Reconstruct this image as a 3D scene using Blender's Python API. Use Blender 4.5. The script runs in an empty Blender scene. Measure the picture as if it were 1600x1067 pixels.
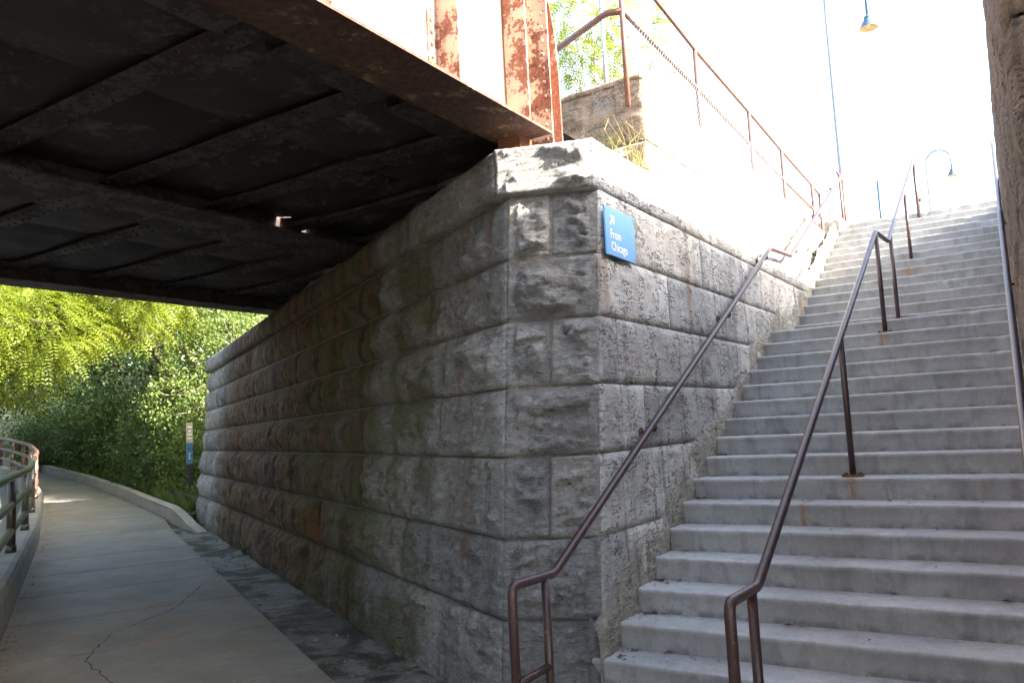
import bpy, math, random
import numpy as np
from mathutils import Vector, Matrix
random.seed(7); RNG = np.random.default_rng(11)
rad = math.radians
scene = bpy.context.scene
COL = scene.collection

# ------------------------------------------------------------------ camera, sky, sun, exposure
YAW, PITCH, ROLL = 0.564568, 0.105755, -0.0498805
CAM = Vector((2.448188, -4.699314, 1.514192))
cy, sy, cp, sp = math.cos(YAW), math.sin(YAW), math.cos(PITCH), math.sin(PITCH)
fw = Vector((-sy*cp, cy*cp, sp)); rt = Vector((cy, sy, 0)); up = rt.cross(fw)
c_, s_ = math.cos(ROLL), math.sin(ROLL)
rt2 = c_*rt + s_*up; up2 = -s_*rt + c_*up
cam_d = bpy.data.cameras.new('camera'); cam = bpy.data.objects.new('camera', cam_d); COL.objects.link(cam)
M = Matrix((rt2, up2, -fw)).transposed().to_4x4(); M.translation = CAM
cam.matrix_world = M
cam_d.sensor_width = 36; cam_d.lens = 1244.975/1600*36; cam_d.clip_start = .05; cam_d.clip_end = 2000
scene.camera = cam

SUN_EL, SUN_AZ = rad(26.3), rad(6.5)          # azimuth measured from +X towards +Y
sun_dir = Vector((math.cos(SUN_EL)*math.cos(SUN_AZ), math.cos(SUN_EL)*math.sin(SUN_AZ), math.sin(SUN_EL)))
w = bpy.data.worlds.new('World'); scene.world = w; w.use_nodes = True
nt = w.node_tree; nt.nodes.clear()
sky = nt.nodes.new('ShaderNodeTexSky'); sky.sky_type = 'NISHITA'; sky.sun_disc = False
sky.sun_elevation = SUN_EL; sky.sun_rotation = rad(90)-SUN_AZ
sky.air_density = 1.0; sky.dust_density = 4.0; sky.ozone_density = 1.0
bg = nt.nodes.new('ShaderNodeBackground'); bg.inputs[1].default_value = 0.14
wo = nt.nodes.new('ShaderNodeOutputWorld')
hs = nt.nodes.new('ShaderNodeHueSaturation'); hs.inputs['Saturation'].default_value = .84
nt.links.new(sky.outputs[0], hs.inputs['Color']); nt.links.new(hs.outputs[0], bg.inputs[0]); nt.links.new(bg.outputs[0], wo.inputs[0])
sd = bpy.data.lights.new('sun', 'SUN'); sd.energy = 5.0; sd.angle = rad(.5); sd.color = (1, .93, .82)
so = bpy.data.objects.new('sun', sd); COL.objects.link(so); so.location = (20, 0, 30)
so.rotation_euler = sun_dir.to_track_quat('Z', 'Y').to_euler()
vs = scene.view_settings; vs.view_transform = 'Standard'; vs.look = 'None'; vs.exposure = 3.1; vs.gamma = 1
vs.use_curve_mapping = False

# ------------------------------------------------------------------ frames
G = -.36
O2 = np.array([-.63, -.05]); U2 = np.array([-.872, .489]); V2 = np.array([-.489, -.872])
def SV(s, v, z):                          # along the bridge abutment, out into the path
    q = O2 + U2*s + V2*v
    return np.array([q[0], q[1], z])
T, LAND, RIS = .3240644, 1.21840, .165
def step_yz(k):
    return ((k-1)*T if k <= 16 else 15*T+LAND+(k-17)*T), (k-1)*RIS
def nose(y):                              # height of the nosing line at y
    y16 = 15*T
    if y <= y16: return y/T*RIS
    if y <= y16+LAND: return 15*RIS + (y-y16)/LAND*RIS
    return 16*RIS + (y-y16-LAND)/T*RIS
def lerp(a, b, t): return a+(b-a)*t
def interp(x, xs, ys): return float(np.interp(x, xs, ys))
def rise(s): return G + max(0, s-14)*.045
KS = [13, 15, 18, 21.5, 27.6, 33.6, 40, 50, 70]; KV = [.45, .62, 1.06, 1.53, 2.55, 3.85, 5.8, 9.5, 19]
LS = [-12, 5, 14, 21, 26.7, 33, 40, 50, 70]; LV = [3.22, 3.25, 3.32, 3.5, 4.0, 5.1, 6.9, 11, 21]
def kerbv(s): return interp(s, KS, KV)
def leftv(s): return interp(s, LS, LV)

# ------------------------------------------------------------------ noise
def _hash(ix, iy, iz, seed):
    with np.errstate(over='ignore'):
        n = (ix.astype(np.int64)*374761393 + iy.astype(np.int64)*668265263 + iz.astype(np.int64)*2147483647 + seed*1274126177)
        n = (n ^ (n >> 13))*1274126177
        n = n ^ (n >> 16)
    return ((n & 0xffffff)/float(0xffffff))*2-1
def vnoise(P, seed=0):
    P = np.asarray(P, float); F = np.floor(P); f = P-F; f = f*f*(3-2*f); I = F.astype(np.int64)
    r = 0
    for dx in (0, 1):
        for dy in (0, 1):
            for dz in (0, 1):
                wgt = (f[..., 0] if dx else 1-f[..., 0])*(f[..., 1] if dy else 1-f[..., 1])*(f[..., 2] if dz else 1-f[..., 2])
                r = r + wgt*_hash(I[..., 0]+dx, I[..., 1]+dy, I[..., 2]+dz, seed)
    return r
def fbm(P, octv=4, seed=0, gain=.5):
    a, r, P = 1.0, 0, np.asarray(P, float)
    for i in range(octv):
        r = r + a*vnoise(P, seed+i*17); P = P*2.03+11.3; a *= gain
    return r
def sstep(a, b, x):
    t = np.clip((x-a)/(b-a), 0, 1); return t*t*(3-2*t)

# ------------------------------------------------------------------ object helpers
ORG = {}
def thing(name, label, cat, loc=(0, 0, 0), group=None):
    o = bpy.data.objects.new(name, None); COL.objects.link(o); o.location = loc; o.empty_display_size = .2
    o['label'] = label; o['category'] = cat
    if group: o['group'] = group
    ORG[o] = np.array(loc, float); return o
def setting(name, loc=(0, 0, 0)):
    o = bpy.data.objects.new(name, None); COL.objects.link(o); o.location = loc; o['kind'] = 'structure'
    ORG[o] = np.array(loc, float); return o
def obj(name, V, F, mat, parent=None, smooth=False, kind=None, label=None, cat=None, group=None, loc=None):
    """V in world coordinates."""
    o0 = ORG[parent] if parent is not None else (np.array(loc, float) if loc is not None else np.zeros(3))
    me = bpy.data.meshes.new(name)
    V = np.asarray(V, float)-o0
    if isinstance(F, np.ndarray):
        n, k = F.shape
        me.vertices.add(len(V)); me.vertices.foreach_set('co', V.ravel())
        me.loops.add(n*k); me.loops.foreach_set('vertex_index', F.ravel().astype(np.int32))
        me.polygons.add(n); me.polygons.foreach_set('loop_start', np.arange(0, n*k, k, dtype=np.int32))
        me.update(calc_edges=True); me.validate()
    else:
        me.from_pydata([tuple(v) for v in V], [], [tuple(int(i) for i in f) for f in F]); me.update()
    if smooth: me.polygons.foreach_set('use_smooth', [True]*len(me.polygons))
    if isinstance(mat, (list, tuple)):
        for m in mat: me.materials.append(m)
    elif mat: me.materials.append(mat)
    o = bpy.data.objects.new(name, me); COL.objects.link(o)
    if parent is not None: o.parent = parent; ORG[o] = o0
    else: o.location = tuple(o0); ORG[o] = o0
    if kind: o['kind'] = kind
    if label: o['label'] = label
    if cat: o['category'] = cat
    if group: o['group'] = group
    return o
class MB:
    def __init__(s): s.V = []; s.F = []
    def add(s, V, F):
        n = len(s.V); s.V += [tuple(v) for v in V]; s.F += [tuple(i+n for i in f) for f in F]; return s
    def hexa(s, P):      # P: 4 bottom ccw, 4 top
        return s.add(P, [(3, 2, 1, 0), (4, 5, 6, 7), (0, 1, 5, 4), (1, 2, 6, 5), (2, 3, 7, 6), (3, 0, 4, 7)])
    def box(s, x0, x1, y0, y1, z0, z1):
        return s.hexa([(x0, y0, z0), (x1, y0, z0), (x1, y1, z0), (x0, y1, z0), (x0, y0, z1), (x1, y0, z1), (x1, y1, z1), (x0, y1, z1)])
    def tube(s, pts, r, n=10, cap=True, closed=False):
        pts = [Vector(p) for p in pts]; m = len(pts)
        rs = r if isinstance(r, (list, tuple)) else [r]*m
        rings = []; nrm = None
        for i, p in enumerate(pts):
            a = pts[max(i-1, 0)]; b = pts[min(i+1, m-1)]; t = (b-a).normalized()
            if nrm is None:
                nrm = t.orthogonal().normalized()
            else:
                nrm = (nrm - t*nrm.dot(t)).normalized()
            bn = t.cross(nrm)
            rings.append([p + (nrm*math.cos(2*math.pi*k/n)+bn*math.sin(2*math.pi*k/n))*rs[i] for k in range(n)])
        V = [v for rg in rings for v in rg]; F = []
        for i in range(m-1):
            for k in range(n):
                F.append((i*n+k, i*n+(k+1) % n, (i+1)*n+(k+1) % n, (i+1)*n+k))
        if cap: F += [tuple(reversed(range(n))), tuple(range((m-1)*n, m*n))]
        return s.add(V, F)
    def lathe(s, prof, c, n=20, axis=None):
        V = []; F = []; c = Vector(c)
        q = Vector((0, 0, 1)).rotation_difference(Vector(axis)) if axis is not None else None
        for r, z in prof:
            for k in range(n):
                p = Vector((r*math.cos(2*math.pi*k/n), r*math.sin(2*math.pi*k/n), z))
                if q: p = q @ p
                V.append(c+p)
        for i in range(len(prof)-1):
            for k in range(n): F.append((i*n+k, i*n+(k+1) % n, (i+1)*n+(k+1) % n, (i+1)*n+k))
        return s.add(V, F)
    def build(s, name, mat, parent=None, **k): return obj(name, s.V, s.F, mat, parent, **k)
def bend(pts, r=.06, n=5):                # round the corners of a polyline
    P = [Vector(p) for p in pts]; out = [P[0]]
    for i in range(1, len(P)-1):
        a, b, c = P[i-1], P[i], P[i+1]
        d1 = (a-b); d2 = (c-b); rr = min(r, d1.length*.45, d2.length*.45)
        p1 = b+d1.normalized()*rr; p2 = b+d2.normalized()*rr
        for k in range(n+1):
            t = k/n; out.append(p1*(1-t)**2 + b*2*t*(1-t) + p2*t*t)
    out.append(P[-1]); return out
def grid_faces(nx, ny):
    i, j = np.meshgrid(np.arange(nx-1), np.arange(ny-1), indexing='ij'); a = (i*ny+j).ravel()
    return np.stack([a, a+ny, a+ny+1, a+1], 1)

# ------------------------------------------------------------------ materials
class NT:
    def __init__(s, name):
        s.m = bpy.data.materials.new(name); s.m.use_nodes = True; s.t = s.m.node_tree; s.t.nodes.clear()
        s.out = s.n('ShaderNodeOutputMaterial'); s.b = s.n('ShaderNodeBsdfPrincipled'); s.l(s.b.outputs[0], s.out.inputs[0])
        g = s.n('ShaderNodeNewGeometry'); s.pos = g.outputs['Position']; s.nor = g.outputs['Normal']
    def n(s, t, **k):
        x = s.t.nodes.new(t)
        for a, b in k.items(): setattr(x, a, b)
        return x
    def l(s, a, b): s.t.links.new(a, b)
    def put(s, sock, v):
        if isinstance(v, bpy.types.NodeSocket): s.l(v, sock)
        elif isinstance(v, (tuple, list)) and len(v) == 3 and sock.type == 'RGBA': sock.default_value = (*v, 1)
        else: sock.default_value = v
    def map(s, scale, vec=None, loc=(0, 0, 0)):
        m = s.n('ShaderNodeMapping'); s.put(m.inputs[0], vec or s.pos); m.inputs['Scale'].default_value = scale; m.inputs['Location'].default_value = loc
        return m.outputs[0]
    def noise(s, scale, detail=5, rough=.55, vec=None, dist=0):
        x = s.n('ShaderNodeTexNoise'); s.put(x.inputs['Vector'], vec or s.pos)
        x.inputs['Scale'].default_value = scale; x.inputs['Detail'].default_value = detail; x.inputs['Roughness'].default_value = rough
        x.inputs['Distortion'].default_value = dist
        return x.outputs[0]
    def voro(s, scale, feat='F1', vec=None):
        x = s.n('ShaderNodeTexVoronoi', feature=feat); s.put(x.inputs['Vector'], vec or s.pos); x.inputs['Scale'].default_value = scale
        return x.outputs[0]
    def ramp(s, v, a, b, lo=0., hi=1.):
        x = s.n('ShaderNodeMapRange'); x.interpolation_type = 'SMOOTHSTEP'; s.put(x.inputs[0], v)
        for i, q in enumerate((a, b, lo, hi)): x.inputs[i+1].default_value = q
        return x.outputs[0]
    def math(s, op, a, b=0.):
        x = s.n('ShaderNodeMath', operation=op); s.put(x.inputs[0], a); s.put(x.inputs[1], b); return x.outputs[0]
    def mix(s, f, a, b, mode='MIX'):
        x = s.n('ShaderNodeMix', data_type='RGBA', blend_type=mode); s.put(x.inputs[0], f); s.put(x.inputs[6], a); s.put(x.inputs[7], b); return x.outputs[2]
    def dot(s, v):
        x = s.n('ShaderNodeVectorMath', operation='DOT_PRODUCT'); s.l(s.pos, x.inputs[0]); x.inputs[1].default_value = v; return x.outputs['Value']
    def rnd(s): return s.n('ShaderNodeObjectInfo').outputs['Random']
    def sep(s, v=None):
        x = s.n('ShaderNodeSeparateXYZ'); s.l(v or s.pos, x.inputs[0]); return x.outputs
    def bump(s, h, dist=.01, strength=1.):
        x = s.n('ShaderNodeBump'); x.inputs['Distance'].default_value = dist; x.inputs['Strength'].default_value = strength; s.l(h, x.inputs['Height']); s.l(x.outputs[0], s.b.inputs['Normal'])
    def fin(s, col, rough=.8, metal=0., spec=None):
        s.put(s.b.inputs['Base Color'], col); s.put(s.b.inputs['Roughness'], rough); s.b.inputs['Metallic'].default_value = metal
        if spec is not None: s.b.inputs['Specular IOR Level'].default_value = spec
        return s.m

def stone_mat(name, base=(.30, .29, .27), stain=True, fine=1.0, pits=.0, con=1.):
    k = NT(name); r = k.rnd()
    big = k.noise(1.1, 4); mid = k.noise(6, 6, .6); finen = k.noise(38, 5, .65)
    strata = k.noise(1, 5, .65, k.map((5, 5, 22)), dist=.5)
    streak = k.noise(1, 5, .6, k.map((9, 9, .55)))
    streak2 = k.noise(1, 4, .6, k.map((22, 22, 1.1), loc=(3, 5, 1)))
    c = k.mix(k.ramp(big, .35, .65), tuple(x*.78 for x in base), tuple(x*1.18 for x in base))
    c = k.mix(k.ramp(r, 0, 1, .0, .3), c, (base[0]*1.02, base[1]*.9, base[2]*.74))
    c = k.mix(k.ramp(mid, .42, .7, 0, .45), c, tuple(x*1.35 for x in base))
    c = k.mix(k.ramp(strata, .5, .68, 0, .5), c, tuple(x*.55 for x in base))
    c = k.mix(k.math('MULTIPLY', k.ramp(streak, .52, .68, 0, .55), k.ramp(big, .3, .6, .25, 1)), c, (.075, .072, .066))
    c = k.mix(k.ramp(streak2, .62, .74, 0, .5), c, (.42, .41, .38))
    c = k.mix(k.ramp(finen, .56, .75, 0, .4), c, (.09, .085, .08))
    ch = k.noise(1, 9, .72, k.map((13, 13, 24)), dist=.4); ch2 = k.noise(1, 7, .7, k.map((30, 30, 48), loc=(4, 1, 2)))
    c = k.mix(k.ramp(ch, .54, .63, 0, .6*con), c, tuple(min(.6, x*1.55) for x in base))
    c = k.mix(k.ramp(ch, .46, .38, 0, .6*con), c, tuple(x*.42 for x in base))
    c = k.mix(k.ramp(ch2, .57, .66, 0, .55*con), c, tuple(x*.38 for x in base))
    c = k.mix(k.ramp(ch2, .44, .36, 0, .35*con), c, tuple(min(.6, x*1.6) for x in base))
    c = k.mix(1., c, k.mix(k.math('FRACT', k.math('MULTIPLY', r, 7.31)), (.74, .75, .77), (1.18, 1.16, 1.12)), 'MULTIPLY')
    # rust run-off
    rst = k.math('MULTIPLY', k.ramp(k.noise(1, 3, .5, k.map((2.2, 2.2, .25), loc=(9, 2, 0))), .6, .7), k.ramp(mid, .35, .6, .2, 1))
    c = k.mix(k.math('MULTIPLY', rst, .65), c, (.20, .105, .045))
    if stain:   # brown and green bands of run-off under the bridge deck
        s = k.dot((U2[0], U2[1], 0)); s0 = float(O2@U2); s = k.math('SUBTRACT', s, s0)
        wob = k.noise(1, 3, .5, k.map((.9, .9, .12))); s = k.math('ADD', s, k.math('MULTIPLY', k.math('SUBTRACT', wob, .5), 5.))
        band = k.math('MULTIPLY', k.ramp(s, 1.4, 4.4), k.ramp(s, 11.0, 14.5, 1, 0))
        c = k.mix(k.math('MULTIPLY', band, .93), c, k.mix(k.ramp(streak, .40, .58), (.13, .068, .027), (.036, .021, .010)))
        gr = k.math('MULTIPLY', k.math('MULTIPLY', k.ramp(s, .9, 2.2), k.ramp(s, 4.2, 6.5, 1, 0)), k.ramp(k.noise(2.2, 4), .38, .6))
        c = k.mix(k.math('MULTIPLY', gr, .7), c, (.085, .09, .024))
        z = k.sep()[2]
        low = k.math('MULTIPLY', k.ramp(z, -.36, .35, 1, 0), k.ramp(mid, .3, .6))
        c = k.mix(k.math('MULTIPLY', low, .4), c, (.07, .078, .045))
    h = k.math('ADD', k.math('MULTIPLY', finen, .5), k.math('MULTIPLY', mid, .8))
    h = k.math('ADD', k.math('ADD', h, k.math('MULTIPLY', strata, .9)), k.math('ADD', k.math('MULTIPLY', ch, 1.6*con), k.math('MULTIPLY', ch2, .35)))
    if pits:
        pv = k.voro(26, vec=k.map((1, 1, 1.7))); pm = k.ramp(k.noise(4.5, 4), .42, .6)
        pit = k.math('MULTIPLY', k.ramp(pv, .12, .42, 1, 0), pm)
        crack = k.ramp(k.noise(1, 5, .62, k.map((7, 7, 30), loc=(1, 7, 3)), dist=.8), .56, .62)
        pit = k.math('MAXIMUM', pit, k.math('MULTIPLY', crack, pm))
        h = k.math('SUBTRACT', h, k.math('MULTIPLY', pit, pits))
        c = k.mix(k.math('MULTIPLY', pit, .42), c, (.06, .055, .05))
    k.bump(h, .024*fine, 1.)
    return k.fin(c, .88, spec=.25)

def concrete_mat(name, base=(.36, .345, .32), streaks=True, stain=None, bump=.004, dark=.5, patches=None):
    k = NT(name); x, y, z = k.sep()
    big = k.noise(1.3, 5, .6); mid = k.noise(9, 6, .65); fin = k.noise(90, 4, .7)
    c = k.mix(k.ramp(big, .32, .68), tuple(q*.80 for q in base), tuple(q*1.12 for q in base))
    c = k.mix(k.ramp(mid, .45, .72, 0, .4), c, tuple(q*.66 for q in base))
    c = k.mix(k.ramp(fin, .53, .7, 0, .5), c, tuple(q*.5 for q in base))
    gr_ = k.noise(32, 6, .72); c = k.mix(k.ramp(gr_, .55, .68, 0, .4), c, tuple(q*.55 for q in base)); c = k.mix(k.ramp(gr_, .45, .34, 0, .35), c, tuple(min(.7, q*1.4) for q in base))
    if streaks:
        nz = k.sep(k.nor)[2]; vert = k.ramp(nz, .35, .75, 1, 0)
        st = k.noise(1, 6, .65, k.map((7, 7, 1.6)), dist=.6)
        c = k.mix(k.math('MULTIPLY', k.ramp(st, .46, .68), k.math('MULTIPLY', vert, dark)), c, (.13, .125, .118))
        st2 = k.noise(1, 4, .6, k.map((5, 5, .7), loc=(4, 2, 9)))
        c = k.mix(k.math('MULTIPLY', k.ramp(st2, .55, .7), k.math('MULTIPLY', vert, .4)), c, (.33, .29, .23))
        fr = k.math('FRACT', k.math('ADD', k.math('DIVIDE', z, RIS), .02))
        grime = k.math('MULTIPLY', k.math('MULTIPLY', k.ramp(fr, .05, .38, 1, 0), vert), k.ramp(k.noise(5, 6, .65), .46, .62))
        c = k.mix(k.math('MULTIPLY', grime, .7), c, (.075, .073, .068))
        pt = k.ramp(k.noise(2.6, 7, .68, dist=.5), .52, .62); c = k.mix(k.math('MULTIPLY', pt, .32), c, (.22, .20, .17))
        pt2 = k.ramp(k.noise(4.3, 7, .7, k.map((1, 1, 1), loc=(7, 3, 1))), .55, .63); c = k.mix(k.math('MULTIPLY', pt2, .25), c, (.16, .165, .175))
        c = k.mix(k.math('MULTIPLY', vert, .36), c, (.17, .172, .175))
    if stain is not None:
        for (x0, wd) in stain:
            e = k.math('ADD', k.math('ABSOLUTE', k.math('SUBTRACT', x, x0)), k.math('MULTIPLY', k.math('SUBTRACT', k.noise(11, 6, .65), .5), wd*2.2))
            mk = k.math('MULTIPLY', k.ramp(e, 0, wd*1.25, 1, 0), k.ramp(k.noise(1, 5, .65, k.map((45, 45, 4))), .36, .62, .1, 1))
            c = k.mix(k.math('MULTIPLY', mk, .85), c, (.26, .12, .04))
    if patches:
        pm = k.ramp(k.noise(patches, 5, .6, dist=.3), .56, .68)
        c = k.mix(k.math('MULTIPLY', pm, .5), c, (.19, .13, .085))
    h = k.math('ADD', k.math('MULTIPLY', fin, .4), mid)
    vv = k.ramp(k.voro(45), .05, .16, 0, 1); h = k.math('ADD', h, k.math('MULTIPLY', vv, .25))
    k.bump(h, bump, .9)
    return k.fin(c, .85, spec=.3)

def paint_mat(name, col, rust=(.13, .04, .018), amt=.55, rough=.4, scale=7, chips=.4, metal=0.):
    k = NT(name)
    a = k.noise(scale, 7, .68); b = k.noise(scale*6, 5, .6)
    m = k.math('ADD', k.math('MULTIPLY', a, .75), k.math('MULTIPLY', b, .25))
    f = k.ramp(m, amt-.03, amt+.03)
    c = k.mix(k.ramp(k.noise(2, 4), .3, .7), tuple(q*.8 for q in col), tuple(min(1, q*1.15) for q in col))
    rc = k.mix(k.ramp(b, .35, .65), tuple(q*.6 for q in rust), tuple(q*1.35 for q in rust))
    c = k.mix(f, c, rc)
    k.bump(k.math('SUBTRACT', k.math('MULTIPLY', b, .4), k.math('MULTIPLY', f, .6)), .003*chips/.4, .8)
    return k.fin(c, k.ramp(f, 0, 1, rough, .85), metal)

def plain(name, col, rough=.6, metal=0., var=.15, scale=20, bump=0.):
    k = NT(name); n = k.noise(scale, 5, .6)
    c = k.mix(k.ramp(n, .3, .7), tuple(q*(1-var) for q in col), tuple(min(1, q*(1+var)) for q in col))
    if bump: k.bump(n, bump)
    return k.fin(c, rough, metal)

def leaf_mat(name, c1, c2, trans=.45):
    k = NT(name)
    n = k.noise(.9, 3); n2 = k.noise(7, 2)
    c = k.mix(k.ramp(n, .3, .7), c1, c2); c = k.mix(k.ramp(n2, .35, .7, 0, .5), c, tuple(q*1.35 for q in c2))
    k.fin(c, .5, spec=.35)
    tr = k.n('ShaderNodeBsdfTranslucent'); k.l(k.mix(.5, c, (c2[0]*2.2, c2[1]*2.0, c2[2]*.8)), tr.inputs[0])
    mx = k.n('ShaderNodeMixShader'); mx.inputs[0].default_value = trans
    k.l(k.b.outputs[0], mx.inputs[1]); k.l(tr.outputs[0], mx.inputs[2]); k.l(mx.outputs[0], k.out.inputs[0])
    return k.m

M_rock = stone_mat('rock_faced_limestone', (.31, .312, .308), True, 1.5)
M_rock2 = stone_mat('hammered_limestone', (.42, .42, .41), False, .5, pits=2.2, con=.5)
M_dark = stone_mat('weathered_stone_shaded_dark', (.16, .135, .115), False, .9, pits=.8)  # darker stone for the right abutment, its shade put into the colour
M_blockend = stone_mat('weathered_stone_shaded_brown', (.31, .24, .18), False, .7, pits=.5)  # end-face copy of the block stone, shaded brown put into the colour
M_block = stone_mat('weathered_block_stone', (.36, .32, .27), False, .7, pits=.7)
M_mortar = stone_mat('mortar', (.16, .15, .135), False, .6)
M_parge = stone_mat('pale_parging', (.36, .345, .30), False, .9, pits=.8)
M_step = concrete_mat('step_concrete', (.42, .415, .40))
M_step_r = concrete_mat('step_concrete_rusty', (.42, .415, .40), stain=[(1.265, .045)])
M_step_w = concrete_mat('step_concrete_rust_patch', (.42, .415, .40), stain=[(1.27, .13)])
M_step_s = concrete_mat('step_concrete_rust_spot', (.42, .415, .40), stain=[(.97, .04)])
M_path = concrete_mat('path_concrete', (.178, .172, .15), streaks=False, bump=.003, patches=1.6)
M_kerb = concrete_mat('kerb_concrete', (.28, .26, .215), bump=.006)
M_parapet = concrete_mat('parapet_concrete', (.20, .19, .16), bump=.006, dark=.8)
M_rail = paint_mat('brown_rail_paint', (.046, .023, .022), (.13, .085, .065), .60, .36, 26)
M_rail2 = paint_mat('brown_guard_paint', (.155, .07, .05), (.12, .045, .028), .62, .45, 8)
M_railfar = paint_mat('faded_brown_paint', (.11, .06, .05), (.12, .05, .03), .66, .4, 8)
M_green = paint_mat('olive_rail_paint', (.05, .046, .03), (.1, .05, .03), .68, .35, 9)
M_girder = paint_mat('peeling_peach_paint', (.28, .195, .15), (.10, .033, .02), .52, .5, 6, .6)
M_rustp = paint_mat('rusty_end_paint', (.31, .19, .14), (.12, .036, .02), .43, .6, 7, .6)
M_web = paint_mat('faded_peach_paint', (.60, .46, .36), (.30, .12, .05), .63, .5, 4, .5)
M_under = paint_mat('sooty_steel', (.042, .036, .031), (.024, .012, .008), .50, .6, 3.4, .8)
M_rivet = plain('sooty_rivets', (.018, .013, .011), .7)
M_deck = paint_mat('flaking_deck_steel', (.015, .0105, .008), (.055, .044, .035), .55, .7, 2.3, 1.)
M_flange = paint_mat('rusty_flange_paint', (.17, .10, .05), (.06, .026, .015), .44, .6, 3.5, .8)
M_rust = plain('rust', (.12, .045, .02), .85, 0, .4, 60, .003)
M_blue = plain('sign_blue', (.14, .35, .66), .35, 0, .04)
M_white = plain('sign_white', (.85, .87, .88), .4, 0, .02)
M_galv = plain('galvanised_steel', (.36, .38, .40), .45, .6)
M_pole = plain('grey_lamp_pole', (.22, .24, .27), .5)
M_black = plain('black_paint', (.012, .013, .013), .4)
M_lampblue = plain('blue_lamp_enamel', (.05, .095, .16), .35, 0, .06)
M_lampin = plain('cream_reflector', (.62, .45, .22), .4, 0, .06)
M_glass = plain('lamp_globe', (.70, .50, .25), .2, 0, .05)
M_soil = plain('damp_soil', (.035, .03, .022), .95, 0, .5, 14, .03)
M_bank = plain('bank_soil', (.045, .05, .022), .95, 0, .5, 5, .05)
M_road = plain('asphalt', (.11, .112, .115), .85, 0, .2, 30, .004)
M_grit = plain('gutter_grit', (.11, .10, .085), .95, 0, .5, 60)
M_ballast = plain('ballast', (.22, .2, .18), .9, 0, .4, 30, .03)
M_wood = plain('tarred_timber', (.03, .022, .015), .85, 0, .4, 20, .01)
M_bark = plain('pale_bark', (.22, .19, .15), .9, 0, .35, 14, .02)
M_bark2 = plain('dark_bark', (.06, .047, .034), .9, 0, .35, 14, .02)
M_leafA = leaf_mat('locust_leaf', (.10, .135, .016), (.13, .165, .022), .55)
M_leafB = leaf_mat('box_elder_leaf', (.07, .11, .028), (.10, .14, .035), .42)
M_leafC = leaf_mat('shrub_leaf', (.035, .07, .02), (.06, .10, .028), .35)
M_grass = leaf_mat('grass_blade', (.05, .09, .02), (.08, .12, .03), .35)
M_dry = leaf_mat('dry_grass', (.20, .18, .07), (.28, .24, .10), .3)
M_dead = plain('dead_leaf', (.10, .06, .03), .9, 0, .4, 30)
M_crack = plain('crack_shadow_dirt', (.03, .028, .025), .95, 0, .3)

def gutter_mat():
    k = NT('broken_gutter_concrete')
    a = k.noise(1.5, 6, .62, dist=.4); f = k.noise(40, 5, .7)
    m = k.ramp(k.math('ADD', a, k.math('MULTIPLY', k.math('SUBTRACT', f, .5), .35)), .50, .60)
    con = k.mix(k.ramp(k.noise(6, 5), .35, .7), (.13, .13, .118), (.19, .188, .172))
    so_ = k.mix(k.ramp(f, .4, .7), (.022, .02, .016), (.07, .062, .05))
    c = k.mix(m, con, so_)
    spk = k.ramp(k.voro(38), .05, .14, 1, 0); c = k.mix(k.math('MULTIPLY', k.math('MULTIPLY', spk, m), k.ramp(k.noise(9, 3), .5, .6)), c, (.32, .30, .27))
    k.bump(k.math('SUBTRACT', f, k.math('MULTIPLY', m, 1.4)), .015, .9)
    return k.fin(c, k.ramp(m, 0, 1, .85, .6), spec=.3)
M_gutter = gutter_mat()

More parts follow.
